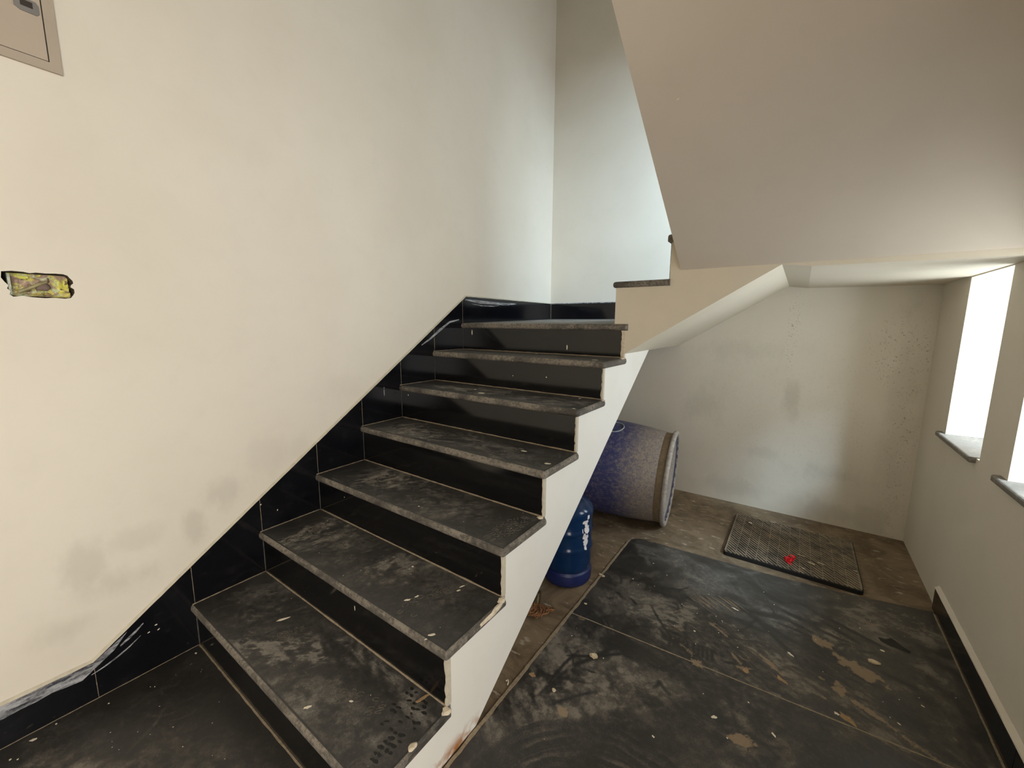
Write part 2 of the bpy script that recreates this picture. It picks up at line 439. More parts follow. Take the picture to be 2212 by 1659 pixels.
def ragged(a, b, n, amp, seed):
    rnd = random.Random(seed); return [a + (b - a) * i / n + (rnd.uniform(-amp, amp) if 0 < i < n else 0) for i in range(n + 1)]

# ---------------------------------------------------------------- dust and mud cover of the stone, rasterised once per slab
def vnoise(X, Y, seed):
    xi, yi = np.floor(X).astype(np.int64), np.floor(Y).astype(np.int64); fx, fy = X - xi, Y - yi
    fx = fx * fx * (3 - 2 * fx); fy = fy * fy * (3 - 2 * fy)
    def h(a, b):
        k = (a * 374761393 + b * 668265263 + seed * 974711) & 0x7fffffff
        k = ((k ^ (k >> 13)) * 1274126177) & 0x7fffffff
        return ((k ^ (k >> 16)) & 0xffff) / 65535.0
    return (h(xi, yi) * (1 - fx) + h(xi + 1, yi) * fx) * (1 - fy) + (h(xi, yi + 1) * (1 - fx) + h(xi + 1, yi + 1) * fx) * fy
def fbm(X, Y, scale, seed, oct_=5, gain=0.55):
    v = 0; a = 1; t_ = 0
    for k in range(oct_):
        v = v + a * vnoise(X * scale, Y * scale, seed + k * 17); t_ += a; a *= gain; scale *= 2.03
    return v / t_
def sstep(x, a, b):
    t_ = np.clip((x - a) / (b - a), 0, 1); return t_ * t_ * (3 - 2 * t_)
class Dust:
    def __init__(s, x0, x1, y0, y1, step):
        s.nx = max(2, int(round((x1 - x0) / step))); s.ny = max(2, int(round((y1 - y0) / step)))
        s.xs = np.linspace(x0, x1, s.nx + 1); s.ys = np.linspace(y0, y1, s.ny + 1)
        s.X, s.Y = np.meshgrid(s.xs, s.ys, indexing='ij')
        s.d = np.zeros_like(s.X); s.m = np.zeros_like(s.X)
        s.warp = (fbm(s.X, s.Y, 14, 5) - 0.5, fbm(s.X, s.Y, 14, 91) - 0.5)
        s.rag = fbm(s.X, s.Y, 55, 33, 4) - 0.5
    def mottle(s, scale, seed, lo, hi, amt, rot=0.0, squeeze=1.0):
        c, n = math.cos(rot), math.sin(rot); U = s.X * c + s.Y * n; V = (-s.X * n + s.Y * c) * squeeze
        s.d += amt * sstep(fbm(U + 0.06 * s.warp[0], V + 0.06 * s.warp[1], scale, seed), lo, hi)
    def patch(s, x, y, rx, ry, rot, amt, which='d', seed=0, rag=1.2, soft=0.5, tex=None):
        c, n = math.cos(rot), math.sin(rot); dx, dy = s.X - x, s.Y - y
        r = np.hypot((dx * c + dy * n) / rx, (-dx * n + dy * c) / ry) + rag * s.rag + rag * 0.8 * s.warp[0]
        k = amt * sstep(-r, -1 - soft, -1 + soft)
        if tex:
            U = dx * c + dy * n; V = (-dx * n + dy * c)
            k = k * sstep(fbm(U * tex[0], V * tex[1], 1.0, 70 + seed, 4, 0.65), 0.36, 0.66)
        a = s.d if which == 'd' else s.m
        np.maximum(a, k, out=a) if which == 'm' else np.add(a, k, out=a)
    def stroke(s, pts, w, amt, which='d', dark=False):
        P = np.array(pts, float); seg = np.hypot(*(P[1:] - P[:-1]).T); L = seg.sum()
        n = max(2, int(L / (w * 0.5)))
        a = s.d if which == 'd' else s.m; hx = s.xs[1] - s.xs[0]; hy = s.ys[1] - s.ys[0]
        acc = {}
        for i in range(n + 1):
            t_ = i / n * L; j = 0
            while j < len(seg) - 1 and t_ > seg[j]: t_ -= seg[j]; j += 1
            p = P[j] + (P[j + 1] - P[j]) * min(1, t_ / max(seg[j], 1e-9)); k = math.sin(math.pi * (i + 0.5) / (n + 1)) ** 0.5
            i0, i1 = int((p[0] - 2.2 * w - s.xs[0]) / hx), int((p[0] + 2.2 * w - s.xs[0]) / hx) + 2
            j0, j1 = int((p[1] - 2.2 * w - s.ys[0]) / hy), int((p[1] + 2.2 * w - s.ys[0]) / hy) + 2
            i0, j0 = max(i0, 0), max(j0, 0); i1, j1 = min(i1, s.nx + 1), min(j1, s.ny + 1)
            if i0 >= i1 or j0 >= j1: continue
            g = np.exp(-((s.X[i0:i1, j0:j1] - p[0]) ** 2 + (s.Y[i0:i1, j0:j1] - p[1]) ** 2) / (w * w)) * k * (0.6 + 0.8 * (s.rag[i0:i1, j0:j1] + 0.5))
            v = a[i0:i1, j0:j1]
            if dark: v *= 1 - np.minimum(1, g * amt)
            else: np.maximum(v, amt * g, out=v)
    def scuffs(s, x, y, rx, ry, n, ang, spread, L, w, amt, seed, which='d', dark=False, curve=0.25):
        rnd = random.Random(seed)
        for _ in range(n):
            a = ang + rnd.gauss(0, spread); l = L * rnd.uniform(0.4, 1.3); cx_, cy_ = x + rx * rnd.uniform(-1, 1), y + ry * rnd.uniform(-1, 1); b = rnd.uniform(-curve, curve)
            s.stroke([(cx_ + l * (t_ - 0.5) * math.cos(a + b * t_), cy_ + l * (t_ - 0.5) * math.sin(a + b * t_)) for t_ in (0, 0.25, 0.5, 0.75, 1)], w * rnd.uniform(0.6, 1.4), amt * rnd.uniform(0.4, 1.0), which, dark)
def dust_top(D, z, keep=None):
    """grid mesh of a Dust raster: verts, faces and the two per-vertex covers"""
    nx, ny = D.nx, D.ny; m1 = ny + 1
    V = np.stack([D.X.ravel(), D.Y.ravel(), np.full(D.X.size, z)], 1)
    I, J = np.meshgrid(np.arange(nx), np.arange(ny), indexing='ij'); a = (I * m1 + J).ravel()
    F = np.stack([a, a + m1, a + m1 + 1, a + 1], 1)
    if keep is not None: F = F[keep(D.X[:-1, :-1] + (D.xs[1] - D.xs[0]) / 2, D.Y[:-1, :-1] + (D.ys[1] - D.ys[0]) / 2).ravel()]
    return V, F, np.clip(D.d, 0, 1).ravel(), np.clip(D.m, 0, 1).ravel()
def cover(o, start, d, m_):
    for nm, vals in (('dust', d), ('mud', m_)):
        at = o.data.attributes.new(nm, 'FLOAT', 'POINT'); arr = np.zeros(len(o.data.vertices), np.float32); arr[start:start + len(vals)] = vals
        at.data.foreach_set('value', arr)

# ================================================================= THE ROOM
# ---- floor: cement bed with granite slabs laid on it
floor = build('floor', *boxv(-0.2, 2.5, YF - 0.4, YB + 0.2, -0.15, -0.006), m_cement, kind='structure')
def slab(x0, x1, y0, y1, D=None, near=None, far=None):
    """granite slab: dusted top, chipped edges where near/far give a boundary line, thin sides"""
    if D is None:
        D = Dust(x0, x1, y0, y1, 0.04); D.d += 0.25
    def keep(X, Y):
        k = np.ones_like(X, bool)
        if near: k &= Y > np.interp(X, [p[0] for p in near], [p[1] for p in near]) + 0.0
        if far: k &= Y < np.interp(X, [p[0] for p in far], [p[1] for p in far]) + 0.008 * (fbm(X, Y, 40, 8, 3) - 0.5)
        return k
    V, F, d, m_ = dust_top(D, 0.0, keep)
    n = len(V); used = np.zeros(n, bool); used[F.ravel()] = True
    remap = -np.ones(n, int); remap[used] = np.arange(used.sum()); V = V[used]; F = remap[F]; d = d[used]; m_ = m_[used]
    # rim: drop a side wall from every boundary edge
    E = {}
    for q in F:
        for k in range(4):
            e = (q[k], q[(k + 1) % 4]); r = (e[1], e[0])
            if r in E: del E[r]
            else: E[e] = 1
    V = [tuple(p) for p in V]; faces = [tuple(int(i) for i in q) for q in F]; low_ = {}
    nt = len(V)
    for (p, q) in E:
        for k in (p, q):
            if k not in low_: low_[k] = len(V); V.append((V[k][0], V[k][1], -0.0065))
        faces.append((int(q), int(p), low_[p], low_[q]))
    o = build('granite_slab', V, faces, m_slab, floor, recalc=False)
    cover(o, 0, d, m_)
    return o
farA = [(1.034, 1.605), (1.040, 1.640), (1.052, 1.660), (1.08, 1.674), (1.25, 1.684), (1.47, 1.697), (1.62, 1.705), (1.78, 1.722), (1.90, 1.738), (2.02, 1.758), (2.14, 1.785), (2.235, 1.805)]
joint = [(1.034, 0.935), (2.235, 1.0065)]
def floor_dust(D):
    D.mottle(5, 3, 0.42, 0.74, 0.34); D.mottle(17, 9, 0.46, 0.74, 0.22); D.mottle(3.2, 21, 0.40, 0.70, 0.20, -0.25, 3.5)
    P0 = D.patch
    P = lambda x, y, rx, ry, rot, a, *k, **kw: P0(x, y, rx, ry, rot, a * (0.72 if not k else 1), *k, **kw)
    P(1.36, 1.17, 0.13, 0.10, 0.4, 0.75, seed=1, tex=(30, 60)); P(1.50, 1.08, 0.26, 0.13, -0.2, 0.60, seed=2, tex=(22, 60)); P(1.16, 0.72, 0.13, 0.16, -0.6, 0.60, seed=3, tex=(26, 26)); P(1.24, 0.62, 0.13, 0.10, 0, 0.55, seed=4, tex=(30, 30))
    P(1.08, 0.46, 0.05, 0.16, -0.6, 0.6, seed=5, tex=(20, 60)); P(1.90, 1.08, 0.24, 0.12, -0.3, 0.55, seed=6, tex=(20, 60)); P(1.66, 0.80, 0.10, 0.14, 0.2, 0.5, seed=7, tex=(30, 30)); P(2.06, 1.62, 0.22, 0.11, 0.1, 0.50, seed=8, tex=(26, 40))
    P(2.18, 1.25, 0.05, 0.5, 0.0, 0.55, seed=9, tex=(30, 12)); P(1.85, 1.37, 0.12, 0.10, -0.3, 0.5, seed=10, tex=(30, 40)); P(1.62, 1.18, 0.14, 0.06, -0.5, 0.5, seed=12, tex=(16, 60)); P(1.40, 0.78, 0.10, 0.08, 0.5, 0.45, seed=13, tex=(30, 40))
    S = D.scuffs
    S(1.48, 1.31, 0.05, 0.04, 16, -0.55, 0.10, 0.13, 0.0028, 0.95, 1); S(1.38, 1.18, 0.09, 0.07, 26, 0.3, 0.9, 0.07, 0.003, 0.75, 2, curve=1.2); S(1.52, 1.08, 0.20, 0.08, 40, -0.45, 0.5, 0.09, 0.0028, 0.65, 3, curve=0.8)
    S(1.80, 1.16, 0.20, 0.10, 46, -0.50, 0.25, 0.12, 0.0026, 0.75, 4, curve=0.5); S(1.95, 1.30, 0.12, 0.10, 18, -0.5, 0.2, 0.10, 0.003, 0.6, 5); S(1.25, 0.70, 0.15, 0.14, 26, 1.1, 0.6, 0.10, 0.0045, 0.42, 6); S(1.60, 0.85, 0.45, 0.12, 50, -0.4, 0.5, 0.10, 0.0025, 0.45, 7)
    S(1.2, 1.45, 0.15, 0.15, 16, -0.3, 0.5, 0.10, 0.003, 0.35, 8); S(1.85, 1.55, 0.30, 0.10, 30, -0.35, 0.15, 0.20, 0.004, 0.35, 9); S(1.5, 1.0, 0.4, 0.5, 60, 0.5, 1.5, 0.06, 0.002, 0.45, 10, curve=2.0)
    S(1.35, 1.1, 0.28, 0.25, 20, 0.3, 1.0, 0.14, 0.006, 0.8, 11, dark=True, curve=0.8); S(1.9, 1.45, 0.25, 0.2, 16, -0.5, 0.2, 0.22, 0.010, 0.8, 12, dark=True); S(1.17, 0.68, 0.06, 0.12, 7, 1.0, 0.35, 0.18, 0.006, 0.9, 13, dark=True)
    # footstep-like dark treads
    for (x, y) in ((1.42, 1.02), (1.50, 1.03)):
        for k in range(5): D.stroke([(x - 0.03 + 0.015 * k, y + 0.03), (x - 0.02 + 0.015 * k, y - 0.03)], 0.004, 0.9, 'd', True)
    S(1.6, 1.1, 0.5, 0.5, 160, -0.45, 0.5, 0.05, 0.0018, 0.40, 41, curve=0.8); S(1.25, 0.75, 0.18, 0.3, 90, 0.9, 0.9, 0.04, 0.0020, 0.40, 42, curve=1.0); S(1.55, 1.05, 0.45, 0.4, 60, -0.4, 0.6, 0.06, 0.004, 0.6, 43, dark=True, curve=0.8)
    # swept arcs
    r = np.hypot(D.X - 1.42, D.Y - 0.25) + 0.03 * D.warp[0]
    D.d *= 0.35 + 0.65 * sstep(r, 0.325, 0.35)
    ring = fbm(r * 1.0, r * 0 + 3.3, 95, 4, 3, 0.6); D.d += 0.34 * sstep(ring, 0.46, 0.72) * sstep(r, 0.14, 0.24) * (1 - sstep(r, 0.335, 0.355)) * sstep(fbm(D.X, D.Y, 9, 66, 3), 0.3, 0.6)
    M = lambda x, y, rx, ry, rot, a: P(x, y, rx * 0.92, ry * 0.9, rot, a * 0.9, 'm', rag=2.2, soft=0.45)
    M(1.946, 1.261, 0.085, 0.036, -0.45, 0.8); M(1.855, 1.332, 0.036, 0.020, -0.3, 0.7); M(1.895, 1.115, 0.020, 0.030, 0.2, 0.75); M(1.965, 1.078, 0.095, 0.013, -0.50, 0.7); M(2.05, 1.03, 0.05, 0.008, -0.5, 0.5)
    M(1.654, 0.755, 0.028, 0.024, 0, 0.75); M(1.209, 0.537, 0.018, 0.015, 0, 0.8); M(1.60, 1.075, 0.045, 0.010, -0.7, 0.6); M(1.52, 1.19, 0.07, 0.009, -0.55, 0.55); M(1.49, 0.975, 0.035, 0.020, -0.4, 0.65); M(1.46, 1.01, 0.05, 0.010, -0.4, 0.5)
    M(1.70, 1.12, 0.06, 0.007, -0.55, 0.7); M(1.73, 1.09, 0.04, 0.006, -0.6, 0.7); M(2.03, 1.57, 0.03, 0.010, 0, 0.5); M(1.08, 0.93, 0.016, 0.010, 0, 0.45); M(1.64, 1.04, 0.03, 0.012, 0.4, 0.6); M(1.42, 1.10, 0.05, 0.012, 0.2, 0.45); M(1.38, 1.20, 0.04, 0.008, 0.9, 0.5); M(1.85, 1.06, 0.015, 0.01, 0, 0.6)
    S(1.46, 1.325, 0.05, 0.025, 9, -0.55, 0.06, 0.10, 0.0026, 0.75, 31, 'm'); S(1.70, 1.11, 0.08, 0.03, 12, -0.55, 0.2, 0.07, 0.0028, 0.7, 32, 'm', curve=0.6); S(1.42, 1.15, 0.07, 0.05, 10, 0.2, 1.0, 0.05, 0.0022, 0.5, 33, 'm', curve=1.5)
DA = Dust(1.034, 2.235, 0.93, 1.82, 0.0032); floor_dust(DA)
DB = Dust(1.034, 2.235, 0.20, 1.01, 0.0034); floor_dust(DB)
DC = Dust(0.008, 1.030, -0.50, -0.004, 0.0045)
DC.mottle(6, 4, 0.45, 0.75, 0.16); DC.mottle(20, 5, 0.5, 0.75, 0.10); DC.patch(0.42, -0.27, 0.32, 0.13, 0.5, 0.42, seed=1, rag=0.8, soft=0.6, tex=(22, 30)); DC.patch(0.2, -0.42, 0.12, 0.05, 0.7, 0.35, seed=2, tex=(30, 60))
DC.scuffs(0.4, -0.25, 0.3, 0.15, 40, 0.6, 0.6, 0.09, 0.003, 0.32, 3, curve=0.8); DC.stroke([(0.20, -0.14), (0.26, -0.19), (0.30, -0.26)], 0.005, 0.35); DC.stroke([(0.15, -0.10), (0.12, -0.16), (0.14, -0.24)], 0.006, 0.2)
slabA = slab(1.034, 2.235, 0.93, 1.82, DA, [(p[0], p[1] + 0.0012) for p in joint], farA)
slabB = slab(1.034, 2.235, 0.20, 1.01, DB, None, [(p[0], p[1] - 0.0012) for p in joint])
slabC = slab(0.008, 1.030, -0.50, -0.004, DC)
for (xa, xb, tops) in ((0.008, 1.030, (-0.504, -1.17, -1.84)), (1.034, 2.235, (0.197, -0.45, -1.12, -1.79))):
    for ya, yb in zip(tops, tops[1:] + (YF,)): slab(xa, xb, yb + 0.003, ya)
# mortar line between slabs and bare cement, grout threads in the joints
def bead(name, a, b, r, mat, parent, seed=0, n=24, amp=0.3):
    rnd = random.Random(seed); a, b = Vector(a), Vector(b)
    pts = [a.lerp(b, i / n) for i in range(n + 1)]
    rr = [r * (1 + rnd.uniform(-amp, amp)) for _ in pts]
    return build(name, *tube(pts, rr, 6), mat, parent, smooth=True)
def strip(name, a, b, w, mat, parent, z=0.0006, n=30, seed=0):
    """flat ragged mortar band along a-b"""
    rnd = random.Random(seed); a, b = Vector(a), Vector(b); d = (b - a).normalized(); s = Vector((-d.y, d.x, 0))
    V, F = [], []
    for i in range(n + 1):
        p = a.lerp(b, i / n); k1, k2 = w * rnd.uniform(0.6, 1.2), w * rnd.uniform(0.6, 1.2)
        V += [tuple(p + s * k1 + Vector((0, 0, -0.004))), tuple(p + s * k1 * 0.8 + Vector((0, 0, z))), tuple(p - s * k2 * 0.8 + Vector((0, 0, z))), tuple(p - s * k2 + Vector((0, 0, -0.004)))]
    for i in range(n):
        for k in range(3): F.append((i * 4 + k, i * 4 + k + 1, i * 4 + 4 + k + 1, i * 4 + 4 + k))
    return build(name, V, F, mat, parent)
strip('mortar_line', (1.029, 0.20, 0), (1.030, 1.62, 0), 0.007, m_grout, floor, 0.001, 60, 3)
strip('mortar_line', (1.034, 0.935, 0), (2.235, 1.0065, 0), 0.0030, m_grout, floor, 0.0005, 60, 4)
strip('mortar_line', (2.2355, 1.79, 0), (2.2355, -0.3, 0), 0.004, m_grout, floor, 0.0015, 50, 5)
strip('mortar_line', (0.007, -0.9, 0), (0.007, 0.0, 0), 0.0035, m_grout, floor, 0.001, 50, 6)
strip('mortar_line', (0.007, -0.002, 0), (W, -0.002, 0), 0.0035, m_grout, floor, 0.001, 50, 8)
strip('mortar_line', (1.032, -1.4, 0), (1.032, 0.2, 0), 0.002, m_grout_dark, floor, 0.0004, 30, 9)

# ---- walls
# left wall with the broken-out switch box hole
hole = [(-0.309, 1.2835), (-0.292, 1.2865), (-0.272, 1.2860), (-0.262, 1.2835), (-0.250, 1.2860), (-0.232, 1.2855), (-0.214, 1.2870), (-0.200, 1.2865), (-0.1925, 1.2835), (-0.1890, 1.277), (-0.184, 1.270), (-0.1835, 1.263), (-0.1885, 1.258), (-0.190, 1.252),
        (-0.1835, 1.247), (-0.1835, 1.237), (-0.187, 1.230), (-0.192, 1.2225), (-0.204, 1.2200), (-0.222, 1.2215), (-0.240, 1.2195), (-0.262, 1.2205), (-0.280, 1.2235), (-0.296, 1.2205), (-0.3015, 1.2265), (-0.2985, 1.2345), (-0.304, 1.241), (-0.3005, 1.249), (-0.306, 1.257), (-0.311, 1.268)]
bm = bmesh.new()
outer = [(YF - 0.4, -0.15), (YB + 0.2, -0.15), (YB + 0.2, ZT), (YF - 0.4, ZT)]
ov = [bm.verts.new((0, y, z)) for y, z in outer]; hv = [bm.verts.new((0, y, z)) for y, z in hole]
es = [bm.edges.new((ov[i], ov[(i + 1) % 4])) for i in range(4)] + [bm.edges.new((hv[i], hv[(i + 1) % len(hv)])) for i in range(len(hv))]
bmesh.ops.triangle_fill(bm, use_beauty=True, edges=es)
# drop triangles that closed the hole
def inhole(p):
    c_, n = False, len(hole)
    for i in range(n):
        (a, b), (d, e) = hole[i], hole[(i + 1) % n]
        if (b > p[1]) != (e > p[1]) and p[0] < (d - a) * (p[1] - b) / (e - b) + a: c_ = not c_
    return c_
bad = [f for f in bm.faces if inhole(f.calc_center_median().yz)]
bmesh.ops.delete(bm, geom=bad, context='FACES_ONLY')
bv = [bm.verts.new((-0.2, y, z)) for y, z in outer]; bm.faces.new(bv)
for i in range(4): bm.faces.new((ov[i], ov[(i + 1) % 4], bv[(i + 1) % 4], bv[i]))
iv = [bm.verts.new((-0.05, -0.2472 + (y + 0.2472) * 0.97, 1.2535 + (z - 1.2535) * 0.95)) for y, z in hole]
for i in range(len(hole)): bm.faces.new((hv[i], hv[(i + 1) % len(hole)], iv[(i + 1) % len(hole)], iv[i])).material_index = 1
bm.faces.new(iv).material_index = 1
bmesh.ops.recalc_face_normals(bm, faces=bm.faces[:])
me = bpy.data.meshes.new('wall_left'); bm.to_mesh(me); bm.free(); me.materials.append(m_left); me.materials.append(m_chase)
wall_left = bpy.data.objects.new('wall_left', me); COL.objects.link(wall_left); BASE[wall_left] = Vector((0, 0, 0)); wall_left['kind'] = 'structure'

wall_back = build('wall_back', *boxv(0.0, 2.52, YB, YB + 0.2, -0.15, ZT), m_back, kind='structure')
WIN = [(1.672, 2.098, 0.686, 1.362), (0.99, 1.428, 0.686, 1.362), (1.05, 2.42, 2.02, 3.10), (-1.75, -0.45, -0.006, 2.15)]
us = sorted({YF - 0.4, YB} | {w[0] for w in WIN} | {w[1] for w in WIN}); vs = sorted({-0.15, ZT} | {w[2] for w in WIN} | {w[3] for w in WIN})
wall_right = build('wall_right', *cellwall(us, vs, WIN, lambda u, v, t_: (t_, u, v), XR, 2.5), m_right, kind='structure')
wall_front = build('wall_front', *boxv(0.0, XR, YF - 0.2, YF, -0.006, ZT), m_wall, kind='structure')
ceiling = build('ceiling', *boxv(-0.2, 2.5, YF - 0.4, YB + 0.2, ZT, ZT + 0.15), m_wall, kind='structure')
upper_floor = build('ceiling', *boxv(0.0, XR, YF, -0.95, 2.78, 2.93), m_wall, kind='structure')
# entrance doorway in the right wall, behind the viewer
door = empty('door_1', (2.38, -1.10, -0.006)); door['kind'] = 'structure'
for (a, b, c_, d) in ((-1.75, -1.69, -0.006, 2.15), (-0.51, -0.45, -0.006, 2.15), (-1.69, -0.51, 2.09, 2.15)):
    build('door_frame', *boxv(2.36, 2.46, a, b, c_, d), m_frame, door)

# ---- windows: lining frame, grille bars, stone sill
for i, (y0, y1, z0, z1) in enumerate(WIN[:3]):
    w = empty('window_%d' % (i + 1), (2.42, (y0 + y1) / 2, z0)); w['kind'] = 'structure'
    for q in ((y0, y0 + 0.03, z0, z1), (y1 - 0.03, y1, z0, z1), (y0 + 0.03, y1 - 0.03, z0, z0 + 0.03), (y0 + 0.03, y1 - 0.03, z1 - 0.03, z1)):
        build('window_frame', *boxv(2.44, 2.48, *q), m_frame, w)
    nb = 4 if i < 2 else 6
    for k in range(nb):
        z = z0 + (z1 - z0) * (k + 1) / (nb + 1)
        build('grille_bar', *tube([(2.46, y0, z), (2.46, y1, z)], 0.006, 8), m_frame, w, smooth=True)
    bevel_box('window_sill', XR - 0.022, 2.43, y0 - 0.02 if i else y0 + 0.03, y1 + 0.055, z0 - 0.018, z0 + 0.004, [m_sillm, m_sillm], w,
              lambda c_, x=XR - 0.022: abs(c_.x - x) < 1e-4, 0.008, 3)

# ---- skirting of the right wall
sk = empty('baseboard_right', (XR, 0, 0), kind='structure')
yy = [1.838, 1.05, 0.30, -0.45]
for a, b in zip(yy[:-1], yy[1:]):
    poly = [(a, 0.0), (a, 0.086), (b + 0.002, 0.086), (b + 0.002, 0.0)]
    build('skirting_tile', *prism(poly, 'x', XR - 0.013, XR), m_skirt, sk)
V, F = [], []
rnd = random.Random(5); n = 60
for i in range(n + 1):
    y = 1.845 + (-0.45 - 1.845) * i / n; k = rnd.uniform(0.8, 1.25)
    V += [(XR - 0.012, y, 0.086), (XR - 0.012 * k, y, 0.0885 + 0.002 * k), (XR + 0.001, y, 0.098 + 0.004 * k), (XR + 0.001, y, 0.086)]
for i in range(n):
    for k in range(3): F.append((i * 4 + k, i * 4 + k + 1, i * 4 + 4 + k + 1, i * 4 + 4 + k))
build('mortar_fillet', V, F, m_right, sk)

# ================================================================= STAIRCASE
st = empty('staircase', (0.5, 0.0, 0.0), 'staircase of white-painted concrete with black granite treads turning along the walls', 'staircase')
# lower flight: concrete waist, its open side in the lightened wall paint
TH = 0.03; RTK = 0.012
prof = [(RTK, 0.0)]
for i in range(7):
    prof.append((YS[i] + RTK, ZS[i] - TH)) if i == 0 else prof.extend([(YS[i] + RTK, ZS[i - 1] - TH), (YS[i] + RTK, ZS[i] - TH)])
prof += [(1.83, ZS[6] - TH), (1.83, 1.021), (1.815, 1.021)]
low = [(1.08, 0.502), (0.62, 0.186), (0.351, 0.0)]
prof = prof + low
def clean(p):
    out = []
    for q in p:
        if not out or (Vector(q) - Vector(out[-1])).length > 1e-5: out.append(q)
    return out
prof = clean(prof)
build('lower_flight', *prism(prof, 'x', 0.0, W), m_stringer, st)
# quarter landing behind it
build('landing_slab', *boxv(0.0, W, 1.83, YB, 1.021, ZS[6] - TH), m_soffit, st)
# middle flight and second landing
mf = [(W, 1.021), (1.609, 1.385), (1.70, 1.372), (XR, 1.366), (XR, Z22 - TH), (X3 + 0.0, Z22 - TH), (X3, Z21 - 0.024), (X2, Z21 - 0.026), (X2, ZS[6] - TH), (W, ZS[6] - TH - 0.001)]
build('middle_flight', *prism(mf, 'y', 1.4348, YB), paint('warm_lit_flight_paint', col=(0.74, 0.665, 0.535)), st)  # wall paint yellowed, the warm light on this face put into its colour
# upper flight over the viewer
nup = 8; dy, dz = 0.2665, 0.170
up = [(1.4340, 1.388)]
ye, ze = 1.4340, 1.388
SL = 0.638
y_end = 1.4340 - nup * dy
up += [(y_end, 1.388 + SL * (1.434 - y_end)), (y_end, Z22 - TH + nup * dz + 0.0)]
for k in range(nup, 0, -1):
    yk = 1.4340 - (k - 1) * dy
    up += [(yk, Z22 - TH + k * dz), (yk, Z22 - TH + (k - 1) * dz)]
up = clean(up)
build('upper_flight', *prism(up, 'x', XU, XR), m_soffit, st)

